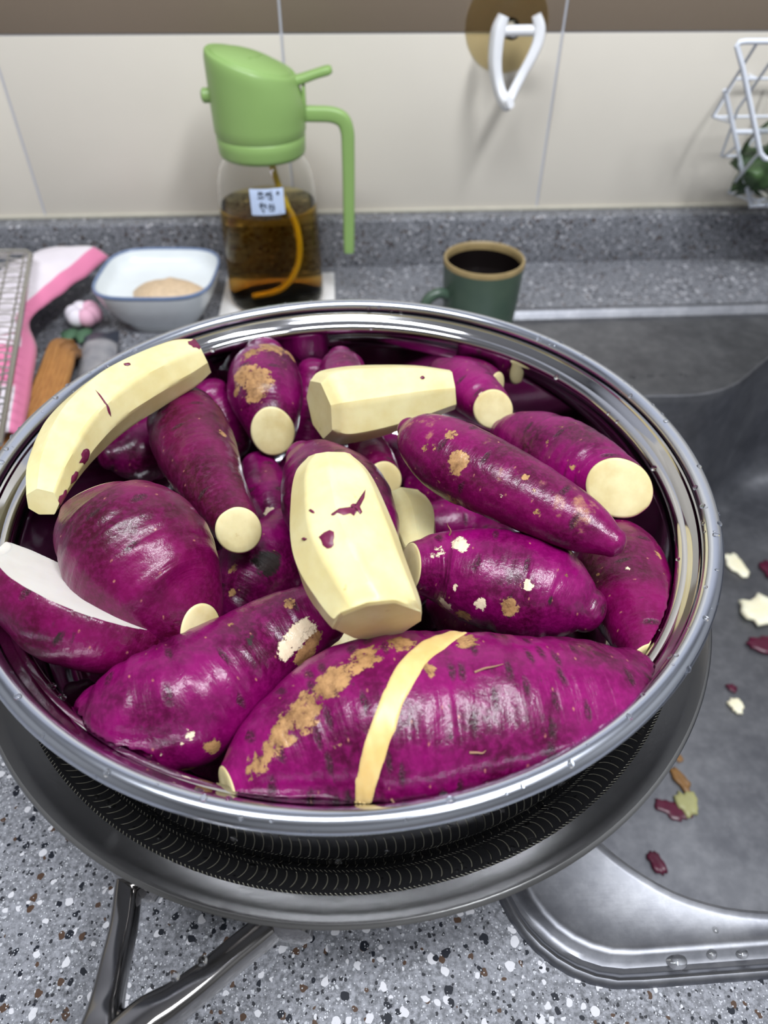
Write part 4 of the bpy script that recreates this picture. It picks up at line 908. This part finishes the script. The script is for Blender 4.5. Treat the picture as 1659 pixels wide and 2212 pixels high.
# ------------------------------------------------------------------ wire mesh tray, cloth, brush, packet at the far left
def wire_tray():
    root = empty('wire_mesh_tray', (-.30, .56, .0))
    # the near edge of the tray runs away from the pan to the upstand; frame plane leans up to the left
    o = Vector((-.2270, .4200, .0560)); e1 = Vector((-.2740, .6400, .0600)) - o; e2 = Vector((-.12, -.02, .012))
    P = lambda a, b: o + e1 * a + e2 * b
    rim = [P(0, 0), P(.96, 0), P(1, .08), P(1, 1), P(0, 1)]
    kids = [tube('frame', [P(-.25, 0), P(.5, 0), P(.97, 0), P(1.0, .03), P(1.0, .5), P(1.0, 1.05), P(-.25, 1.05)], .0022, M_WIRE, n=10, closed=True)]
    nrm = e1.cross(e2).normalized()
    if nrm.z < 0: nrm = -nrm
    # woven wires: each one weaves up and down
    n1, n2 = 30, 11
    for i in range(n1):
        a = -.23 + 1.21 * i / (n1 - 1)
        pts = [P(a, 1.04 * k / 44) + nrm * (.0010 * math.cos(math.pi * (k / 44 * n2 * 1.0 + i))) for k in range(45)]
        kids.append(tube('cross_wire', pts, .00075, M_WIRE, n=5))
    for j in range(n2):
        b = .045 + 1.0 * j / (n2 - 1)
        pts = [P(-.24 + 1.22 * k / 90, b) - nrm * (.0010 * math.cos(math.pi * (k / 90 * (n1) + j))) for k in range(91)]
        kids.append(tube('long_wire', pts, .00075, M_WIRE, n=5))
    # legs that carry it
    for a, b in ((.05, .98), (.92, .98)):
        q = P(a, b); kids.append(tube('leg', [q, Vector((q.x, q.y, 0.0))], .0018, M_WIRE, n=8))
    adopt(root, *kids)
    tag(root, 'woven steel wire mesh rack over the pink and white cloth', 'rack')
wire_tray()

def cloth_mat():
    t = NT('pink_white_cloth'); uv = t.n('UVMap').outputs[0]; sp = t.n('SeparateXYZ'); t.l(uv, sp.inputs[0])
    u, v = sp.outputs[0], sp.outputs[1]
    w = t.math('ADD', u, t.math('MULTIPLY', t.math('SUBTRACT', t.noise(uv, 4, 2), .5), .05))
    edge = t.step(w, .88, .895)
    blot = t.math('MULTIPLY', t.step(v, .70, .72), t.math('MULTIPLY', t.step(t.math('ADD', w, t.math('MULTIPLY', v, .0)), .42, .45), 1.0))
    blot = t.math('MULTIPLY', blot, t.math('SUBTRACT', 1.0, t.step(v, .86, .88)))
    pk = t.math('MAXIMUM', edge, blot)
    c = t.mix(pk, (0.80, 0.74, 0.80), (0.78, 0.22, 0.40))
    yl = t.math('MULTIPLY', t.step(v, .93, .94), t.math('SUBTRACT', 1.0, t.step(u, .55, .6)))
    c = t.mix(yl, c, (0.78, 0.46, 0.05))
    weave = t.noise(t.scaled(uv, (160, 320, 1)), 1, 1)
    t.set(Base_Color=c, Roughness=.85, Normal=t.bump(weave, .2, .0005), Sheen_Weight=.2)
    return t.m
# the cloth: a folded sheet that humps over the tray legs and hangs down to the worktop
cl_in = [(-.330, .700, .010), (-.330, .650, .018), (-.330, .590, .026), (-.318, .530, .030), (-.305, .480, .030), (-.290, .430, .026), (-.275, .390, .018)]
cl_out = [(-.2250, .6930, .030), (-.2360, .6480, .030), (-.2470, .6050, .034), (-.2560, .5500, .038), (-.2400, .5080, .036), (-.2350, .4700, .028), (-.2300, .4180, .016)]
ci, co_ = catmull(cl_in, 60), catmull(cl_out, 60); v, f, uvc = [], [], []; m = 28
for i in range(60):
    for k in range(m):
        t_ = k / (m - 1); p = Vector(ci[i]) * (1 - t_) + Vector(co_[i]) * t_
        p.z += .008 + .010 * math.sin(t_ * math.pi) * (1 + .5 * math.sin(i * .17)) + .0022 * noise.noise(Vector((p.x * 60, p.y * 40, 2.2)))
        if t_ > .9: p.z -= (t_ - .9) * .06
        v.append(p); uvc.append((t_, i / 59))
for i in range(59):
    for k in range(m - 1): f.append((i * m + k, i * m + k + 1, (i + 1) * m + k + 1, (i + 1) * m + k))
clm = bpy.data.meshes.new('kitchen_cloth'); clm.from_pydata([tuple(p) for p in v], [], f)
ul = clm.uv_layers.new(name='UVMap')
for l in clm.loops: ul.data[l.index].uv = uvc[l.vertex_index]
cloth = link('kitchen_cloth', clm, cloth_mat())
so = cloth.modifiers.new('thickness', 'SOLIDIFY'); so.thickness = .0016
tag(cloth, 'crumpled white cloth with pink border under the wire mesh rack', 'cloth')
# support under the cloth: round bamboo tray edge seen as the brown curve
def bamboo():
    t = NT('bamboo_strips'); co = obj_co(t)
    n = t.noise(t.scaled(co, (900, 60, 900)), 1.0, 3, .6)
    t.set(Base_Color=t.mix(n, (0.16, 0.055, 0.012), (0.52, 0.25, 0.07)), Roughness=.5, Normal=t.bump(n, .6, .001))
    return t.m
basket = empty('bamboo_tray', (-.235, .47, 0))
M_BAMBOO = bamboo()
brs = []
for k in range(7):
    pts = [(-.2400 + .0026 * k, .5750 - .004 * k, .004 + .003 * (k % 2)), (-.2380 + .0032 * k, .5400 - .003 * k, .024 + .001 * (k % 3)), (-.2330 + .0032 * k, .4950, .028), (-.2350 + .0036 * k, .4500, .022), (-.2440 + .003 * k, .4100, .012), (-.25 + .003 * k, .39, .004)]
    brs.append(tube('bamboo_strip', pts, .0034, M_BAMBOO, smooth_path=30, n=8))
adopt(basket, *brs)
tag(basket, 'brown bamboo strips bundled beside the pink and white cloth', 'bamboo')
# small printed packet lying between cloth and dish
def packet_mat():
    t = NT('printed_foil_packet'); co = obj_co(t); sp = t.n('SeparateXYZ'); t.l(co, sp.inputs[0])
    n = t.noise(co, 70, 3)
    c = t.mix(n, (0.10, 0.11, 0.14), (0.42, 0.40, 0.40))
    top = t.step(sp.outputs[1], .022, .030); c = t.mix(top, c, (0.035, 0.040, 0.055))
    t.set(Base_Color=c, Roughness=.4, Normal=t.bump(n, .4, .003)); return t.m
pk = bpy.data.meshes.new('foil_packet'); v, f = [], []
for side in (1, -1):
    for i in range(21):
        for k in range(13):
            x, y = (k / 12 - .5), (i / 20 - .5); e = max(0, 1 - (2 * abs(x)) ** 3) * max(0, 1 - (2 * abs(y)) ** 4)
            v.append((x * .030, y * .100, .0085 + side * (.0004 + .0075 * e) + .0012 * noise.noise(Vector((x * 4, y * 8, side)))))
for s in (0, 1):
    b = s * 21 * 13
    for i in range(20):
        for k in range(12): f.append((b + i * 13 + k, b + i * 13 + k + 1, b + (i + 1) * 13 + k + 1, b + (i + 1) * 13 + k))
pk.from_pydata(v, [], f); packet = link('foil_packet', pk, packet_mat()); packet.location = (-.2060, .5350, 0.0); packet.rotation_euler = (0, 0, math.radians(8))
tag(packet, 'dark grey printed packet between the cloth and the square dish', 'packet')
# a little cloth flower with leaf lying above the packet
flower = empty('fabric_flower', (-.2330, .6080, 0))
fl = []
for k in range(6):
    a = 2 * math.pi * k / 6; c = Vector((-.2330 + .0085 * math.cos(a), .6080 + .0085 * math.sin(a), .012))
    v, f = [], []
    for i in range(7):
        for j in range(12):
            th = math.pi * i / 6; b = 2 * math.pi * j / 12
            v.append(c + Vector((.0085 * math.sin(th) * math.cos(b), .0085 * math.sin(th) * math.sin(b), .0085 * math.cos(th) + .003)))
    for i in range(6):
        for j in range(12): f.append((i * 12 + j, i * 12 + (j + 1) % 12, (i + 1) * 12 + (j + 1) % 12, (i + 1) * 12 + j))
    fl.append(mesh('petal', v, f, (plain('pink_petal', (.72, .40, .52), .7) if k in (0, 5, 1) else plain('white_petal', (.74, .70, .76), .7))))
leafm = plain('green_leaf_fabric', (.06, .13, .07), .7)
for s in (-1, 1):
    v, f = [], []
    for i in range(11):
        q = i / 10; w = .007 * math.sin(math.pi * q) + .0005
        for k in (-1, 0, 1): v.append((-.2360 + s * .006 + k * w, .600 - .028 * q, .006 + .004 * math.sin(q * 3) - abs(k) * .001))
    for i in range(10):
        for k in range(2): f.append((i * 3 + k, i * 3 + k + 1, (i + 1) * 3 + k + 1, (i + 1) * 3 + k))
    lf = mesh('leaf', v, f, leafm); md = lf.modifiers.new('t', 'SOLIDIFY'); md.thickness = .001; fl.append(lf)
fl.append(tube('stem', [(-.2330, .6080, .012), (-.2340, .5980, .004), (-.2360, .5820, .002)], .0014, leafm, n=8))
adopt(flower, *fl)
tag(flower, 'small pink and white flower ornament by the square dish', 'ornament')

# ------------------------------------------------------------------ suction hook on the tiles
HXc, HZc = .1580, .2110
hook = empty('suction_hook', (HXc, WALL_Y, HZc))
def y_lathe(name, prof, mat, n=64):
    o = lathe(name, prof, n, mat)
    for q in o.data.vertices:
        x, y, z = q.co; q.co = (HXc + x, WALL_Y - z, HZc + y)
    return o
hk = [y_lathe('suction_cup', [(.0, .0008), (.030, .0008), (.0365, .0003), (.0370, .0010), (.0300, .0028), (.0200, .0060), (.0130, .0100), (.0095, .0140), (.0090, .0180), (.0, .0180)], M_CUPCLEAR),
      y_lathe('screw_nut', [(.0, .0300), (.0040, .0300), (.0066, .0285), (.0070, .0260), (.0070, .0205), (.0080, .0180), (.0, .0180)], M_CUPCLEAR, 32)]
hk.append(tube('screw', [(HXc, WALL_Y - .018, HZc), (HXc, WALL_Y - .0315, HZc), (HXc, WALL_Y - .0335, HZc)], [.0045, .0045, .003], M_WHITE, n=20))
armsec = bar_section(1.0, .8)
hk.append(tube('hook_arm', [(.1475, .7140, .2230), (.1440, .7130, .2130), (.1428, .7110, .2010), (.1432, .7090, .1880), (.1460, .7070, .1760), (.1500, .7030, .1660), (.1540, .6970, .1610), (.1570, .6920, .1625)], [.0050, .0064, .0064, .0060, .0056, .0057, .0060, .0044], M_WHITE, smooth_path=48, sect=armsec))
hk.append(tube('hook_arm', [(.1755, .7140, .2230), (.1795, .7130, .2140), (.1790, .7110, .2040), (.1745, .7090, .1930), (.1690, .7075, .1830), (.1635, .7050, .1730), (.1590, .7020, .1650), (.1560, .6990, .1610)], [.0050, .0062, .0060, .0056, .0053, .0053, .0054, .0056], M_WHITE, smooth_path=48, sect=armsec))
hk.append(tube('cross_bar', [(.1430, .7135, .2120), (.1800, .7135, .2125)], .0042, M_WHITE, n=16))
adopt(hook, *hk)
tag(hook, 'white wishbone hook on a yellowed clear suction cup stuck to tiles', 'hook')

# ------------------------------------------------------------------ white wire rack on the right
rack = empty('wire_rack', (.42, .68, .08))
TK, TN = .0021, .00125
rk = []
XR = .56
def w(name, pts, r): rk.append(tube(name, pts, r, M_WHITE_WIRE, n=10))
def mir(pts): return [(2 * XR - x + .0, y, z) for x, y, z in pts]
# front hoop: top bar, slanting side, bottom bar
hoop = [(.3120, .62, .2195), (.3105, .62, .2175), (.3200, .62, .2035), (.3584, .62, .1405), (.3640, .62, .1360), (.3720, .62, .1345)]
w('front_hoop', [(XR, .62, .2200), (.3160, .62, .2200)] + hoop + [(XR, .62, .1340)] , TK)
w('front_hoop', [(XR, .62, .2200)] + mir([(.3160, .62, .2200)] + hoop) + [(XR, .62, .1340)], TK)
side = [(.3415, .68, .1740), (.3700, .68, .1270), (.4030, .68, .0735)]
w('side_bar', side, TK); w('side_bar', mir(side), TK)
zig = [[(.3261, .62, .2195), (.3420, .6750, .1760), (.3564, .7180, .1431), (.3590, .7180, .1420), (.3560, .68, .1480)],
       [(.3470, .62, .2195), (.3640, .6900, .1560), (.3768, .7180, .1083), (.3800, .7180, .1075), (.3690, .68, .1290)],
       [(.3584, .62, .1420), (.3800, .6800, .1000), (.3965, .7180, .0730), (.4010, .7180, .0725), (.4000, .68, .0790), (.4150, .68, .0800)]]
for z_ in zig:
    w('side_wire', z_, TN); w('side_wire', mir(z_), TN)
for y, z, x0 in ((.7180, .1425, .3575), (.7180, .1078, .3785), (.7180, .0727, .3990), (.68, .0745, .4020), (.7380, .1695, .3780), (.68, .1400, .3620)):
    w('rail', [(x0, y, z), (2 * XR - x0, y, z)], TN if y > .7 else TK)
for k in range(9):
    x = .415 + .290 * k / 8
    w('bottom_wire', [(x, .62, .1340), (x, .65, .100), (x, .68, .0745), (x, .7180, .0727), (x, .7180, .1425), (x, .7380, .1695)], TN)
w('wall_bracket', [(.3960, .7380, .1695), (.3960, .7479, .1695)], .0018); w('wall_bracket', [(.70, .7380, .1695), (.70, .7479, .1695)], .0018)
w('hanger_bar', [(.3780, .7380, .1695), (.3575, .7180, .1425)], TN); w('hanger_bar', [(2 * XR - .3780, .7380, .1695), (2 * XR - .3575, .7180, .1425)], TN)
adopt(rack, *rk)
tag(rack, 'white coated wire rack fixed to the tiled wall above the sink', 'rack')

# bag of greens lying in the rack
bag = empty('bag_of_greens', (.47, .675, .078))
def leaf_mat():
    t = NT('dark_green_leaves'); co = obj_co(t); n = t.noise(co, 45, 4, .6)
    t.set(Base_Color=t.mix(t.step(n, .3, .7), (0.010, 0.030, 0.010), (0.075, 0.150, 0.045)), Roughness=.45, Normal=t.bump(n, .5, .004)); return t.m
M_LEAF = leaf_mat()
rnd = random.Random(5); bk = []
for q in range(26):
    c = Vector((.396 + .11 * rnd.random(), .662 + .034 * rnd.random(), .090 + .056 * rnd.random())); d = Vector((rnd.uniform(-1, 1), rnd.uniform(-.6, .6), rnd.uniform(-.4, .6))).normalized(); nr = Vector((rnd.uniform(-.4, .4), -1, rnd.uniform(.2, 1))).normalized(); sd = d.cross(nr).normalized(); v, f = [], []
    for i in range(9):
        u = i / 8 - .5; wd = .012 * math.cos(u * 2.9) + .001
        for k in range(-2, 3): v.append(c + d * u * .042 + sd * wd * k / 2 + nr * (.004 * math.sin(k * 1.6 + i * .9) - .002 * k * k + .006 * (1 - 4 * u * u)))
    for i in range(8):
        for k in range(4): f.append((i * 5 + k, i * 5 + k + 1, (i + 1) * 5 + k + 1, (i + 1) * 5 + k))
    o = mesh('leaf', v, f, M_LEAF); so = o.modifiers.new('t', 'SOLIDIFY'); so.thickness = .0006; bk.append(o)
v, f = [], []
for i in range(17):
    for k in range(32):
        th = math.pi * i / 16; b = 2 * math.pi * k / 32; d = Vector((math.sin(th) * math.cos(b), math.sin(th) * math.sin(b), math.cos(th)))
        wv = 1 + .10 * noise.noise(d * 2.6 + Vector((7, 1, 2))) + .07 * noise.noise(d * 6.0)
        p = Vector((.462, .676, .122)) + Vector((d.x * .086, d.y * .030, d.z * .046)) * wv; p.z = max(p.z, .0768); v.append(p)
for i in range(16):
    for k in range(32): f.append((i * 32 + k, i * 32 + (k + 1) % 32, (i + 1) * 32 + (k + 1) % 32, (i + 1) * 32 + k))
bk.append(mesh('plastic_film', v, f, M_FILM))
adopt(bag, *bk)
tag(bag, 'clear plastic bag of dark green leaves lying in the white wire rack', 'vegetable')

# ------------------------------------------------------------------ peel scraps in the sink
def scrap(name, label, x, y, rx, ry, rz, seed, mat, lift=.0, edge=None, group=None, thick=.0035):
    rr = random.Random(seed); n = 26; v, f = [], []; off = Vector((seed * 3.1, 0, 0)); zb = BASIN_Z + lift - .0004
    rad = [1 + .42 * noise.noise(Vector((math.cos(2 * math.pi * k / n) * 1.5, math.sin(2 * math.pi * k / n) * 1.5, seed * 1.37))) + .28 * noise.noise(Vector((math.cos(2 * math.pi * k / n) * 4, math.sin(2 * math.pi * k / n) * 4, seed * 2.1))) for k in range(n)]
    layers = ((.72, 0), (.98, .25), (1.0, .55), (.90, .9), (.55, 1.0), (.2, 1.0))
    for sc, h in layers:
        for k in range(n):
            a = 2 * math.pi * k / n; px, py = rx * rad[k] * sc * math.cos(a), ry * rad[k] * sc * math.sin(a); c, s = math.cos(rz), math.sin(rz)
            curl = .10 * (px / max(rx, .001)) ** 2 * thick * 3
            v.append((x + px * c - py * s, y + px * s + py * c, zb + h * thick + curl * h))
    for i in range(len(layers) - 1):
        for k in range(n): f.append((i * n + k, i * n + (k + 1) % n, (i + 1) * n + (k + 1) % n, (i + 1) * n + k))
    f.append(tuple((len(layers) - 1) * n + k for k in range(n))); f.append(tuple(range(n)))
    o = mesh(name, v, f, mat); return tag(o, label, 'scrap', group)
M_SCRAP = flesh_mat('scrap_flesh', (0.80, 0.74, 0.52), (0.86, 0.83, 0.66), .45)
M_PEEL = plain('wet_purple_peel', (0.075, 0.004, 0.022), .35, var=.5, scale=150)
M_PEELB = plain('brown_peel', (0.20, 0.10, 0.03), .5, var=.4, scale=150)
M_PEELG = plain('olive_peel_underside', (0.33, 0.32, 0.14), .5, var=.25, scale=120)
scrap('root_slice', 'oval cream slice of sweet potato lying by the sink wall', .3620, .4280, .0085, .0150, .1, 1, M_SCRAP)
scrap('root_slice', 'large lobed cream sweet potato slice in the sink', .3650, .3740, .0210, .0150, .1, 2, M_SCRAP, thick=.006)
scrap('peel_scrap', 'deep purple peel below the lobed cream slice', .3500, .3360, .0180, .0100, -.2, 3, M_PEEL)
scrap('peel_scrap', 'deep purple peel behind the lobed cream slice', .3960, .4160, .0110, .0140, .3, 4, M_PEEL)
scrap('root_slice', 'tiny cream chip with a purple fleck beside it in the sink', .2990, .2820, .0052, .0072, .2, 5, M_SCRAP)
scrap('peel_scrap', 'small purple fleck beside the tiny cream chip', .3030, .2980, .0036, .0042, .5, 6, M_PEEL, thick=.002)
scrap('peel_scrap', 'brown curl of peel touching the olive peel', .2330, .2250, .0042, .0100, .3, 7, M_PEELB)
scrap('peel_scrap', 'olive underside of a peel in the scrap cluster', .2310, .2080, .0078, .0095, .2, 8, M_PEELG)
scrap('peel_scrap', 'dark purple peel scrap under the olive one', .2215, .2035, .0120, .0070, -.4, 9, M_PEEL, thick=.002)
scrap('peel_scrap', 'dark red peel fragment near the front basin lip', .1960, .1700, .0048, .0080, .3, 10, M_PEEL)
scrap('peel_scrap', 'pale brown speck of peel above the scrap cluster', .2380, .2420, .0036, .0036, 0, 12, M_PEELB, thick=.0015)

# ------------------------------------------------------------------ water
def drop_geo(v, f, c, nrm, r, h, stretch=1.0, k=12, rows=5):
    nrm = nrm.normalized(); a = nrm.cross(Vector((.3, .1, 1))).normalized() if abs(nrm.z) < .95 else Vector((1, 0, 0)); b = nrm.cross(a); base = len(v)
    for i in range(rows):
        t = i / rows * math.pi / 2
        for j in range(k):
            an = 2 * math.pi * j / k; v.append(c + (a * math.cos(an) * stretch + b * math.sin(an)) * (r * math.cos(t)) + nrm * (h * math.sin(t) - .0001))
    v.append(c + nrm * h)
    for i in range(rows - 1):
        for j in range(k): f.append((base + i * k + j, base + i * k + (j + 1) % k, base + (i + 1) * k + (j + 1) % k, base + (i + 1) * k + j))
    for j in range(k): f.append((base + (rows - 1) * k + j, base + (rows - 1) * k + (j + 1) % k, base + rows * k))
    f.append(tuple(base + j for j in reversed(range(k))))
rnd = random.Random(77); v, f = [], []
for q in range(120):
    a = rnd.uniform(0, 2 * math.pi); ph = math.radians(rnd.choice([rnd.uniform(20, 160), rnd.uniform(60, 200)])); rad = Vector((math.cos(a), math.sin(a), 0))
    nr = rad * math.cos(ph) + Vector((0, 0, 1)) * math.sin(ph); c = Vector((PC[0], PC[1], .1369)) + rad * .1463 + nr * .0037
    r = rnd.choice([.0005, .0006, .0008, .0012]) ; drop_geo(v, f, c, nr, r, r * .6, rnd.uniform(.8, 1.3))
for q in range(26):
    a = rnd.uniform(0, 2 * math.pi); rad = Vector((math.cos(a), math.sin(a), 0)); nr = (rad * -.75 + Vector((0, 0, .65)))
    c = Vector((PC[0], PC[1], .1288)) + rad * .1356; r = rnd.choice([.0006, .0009, .0014]); drop_geo(v, f, c, nr, r, r * .6)
o = mesh('rim_droplets', v, f, M_WATER); tag(o, 'tiny water droplets beaded along the steamer rim', 'water', kind='stuff')
v, f = [], []
def wok_pt(a, t):
    prof = lining_prof; i = 0
    L = t
    for i in range(len(prof) - 1):
        d = math.hypot(prof[i+1][0] - prof[i][0], prof[i+1][1] - prof[i][1])
        if L <= d or i == len(prof) - 2: break
        L -= d
    (r0, z0), (r1, z1) = prof[i], prof[i + 1]; q = L / d; r, z = r0 + (r1 - r0) * q, z0 + (z1 - z0) * q
    rad = Vector((math.cos(a), math.sin(a), 0)); n = (rad * (z1 - z0) + Vector((0, 0, 1)) * (r0 - r1)).normalized()
    return Vector((PC[0], PC[1], 0)) + rad * r + Vector((0, 0, z)), n
for q in range(60):
    a = rnd.uniform(-math.pi, 0) + rnd.uniform(-.1, .1); c, nr = wok_pt(a, rnd.uniform(.002, .016)); r = rnd.choice([.0006, .0008, .0011, .0018]); drop_geo(v, f, c, nr, r, r * .5)
for q in range(46):
    a = rnd.uniform(-math.pi, 0); z = rnd.uniform(.080, .118); rad = Vector((math.cos(a), math.sin(a), 0)); c = Vector((PC[0], PC[1], z)) + rad * float(np.interp(z, [.0775, .09, .115, .122, .126], [.1358, .1378, .1388, .1384, .1372]))
    r = rnd.choice([.0006, .0009, .0014]); drop_geo(v, f, c, rad, r, r * .55)
o = mesh('pan_droplets', v, f, M_WATER); tag(o, 'water droplets clinging between the pan lining and the steamer', 'water', kind='stuff')
for x, y, z, r, s, lab in ((.1277, .0764, -.0040, .0033, 1.3, 'wide flat water drop in the sink rim groove'), (.1428, .0785, -.0034, .0029, .8, 'tall water drop in the sink rim groove, largest highlight'), (.1556, .0775, -.0036, .0024, 1.1, 'small oval water drop in the sink rim groove'),
                        (.1477, .0862, -.0028, .0014, 1, 'single round water drop on the sink deck'), (.1290, .0722, -.0030, .0009, 1, 'tiny water bead at the outer sink rim'),
                        (.2923, .5071, -.0028, .0030, 1, 'shiny water drop at the end of a row on the tap deck'), (.2639, .5072, -.0028, .0030, 1, 'shiny water drop in the middle of a row on the tap deck'), (.2480, .5060, -.0028, .0026, 1, 'dull water drop starting the row on the tap deck'), (.2740, .5072, -.0028, .0022, 1, 'faint water drop between the two shiny ones on the tap deck')):
    v, f = [], []; drop_geo(v, f, Vector((x, y, z)), Vector((0, 0, 1)), r, r * .5, s, 20, 7)
    tag(mesh('water_drop', v, f, M_WATER), lab, 'water drop')
for x, y, z, r in ((-.0505, .0668, .0779, .0016), (-.0580, .0628, .0789, .0014)):
    v, f = [], []; drop_geo(v, f, Vector((x, y, z)), Vector((0, 0, 1)), r, r * .6, 1, 16, 6)
    tag(mesh('water_drop', v, f, M_WATER), 'water drop on the forked steel handle', 'water drop', 'drops on the pan handle')
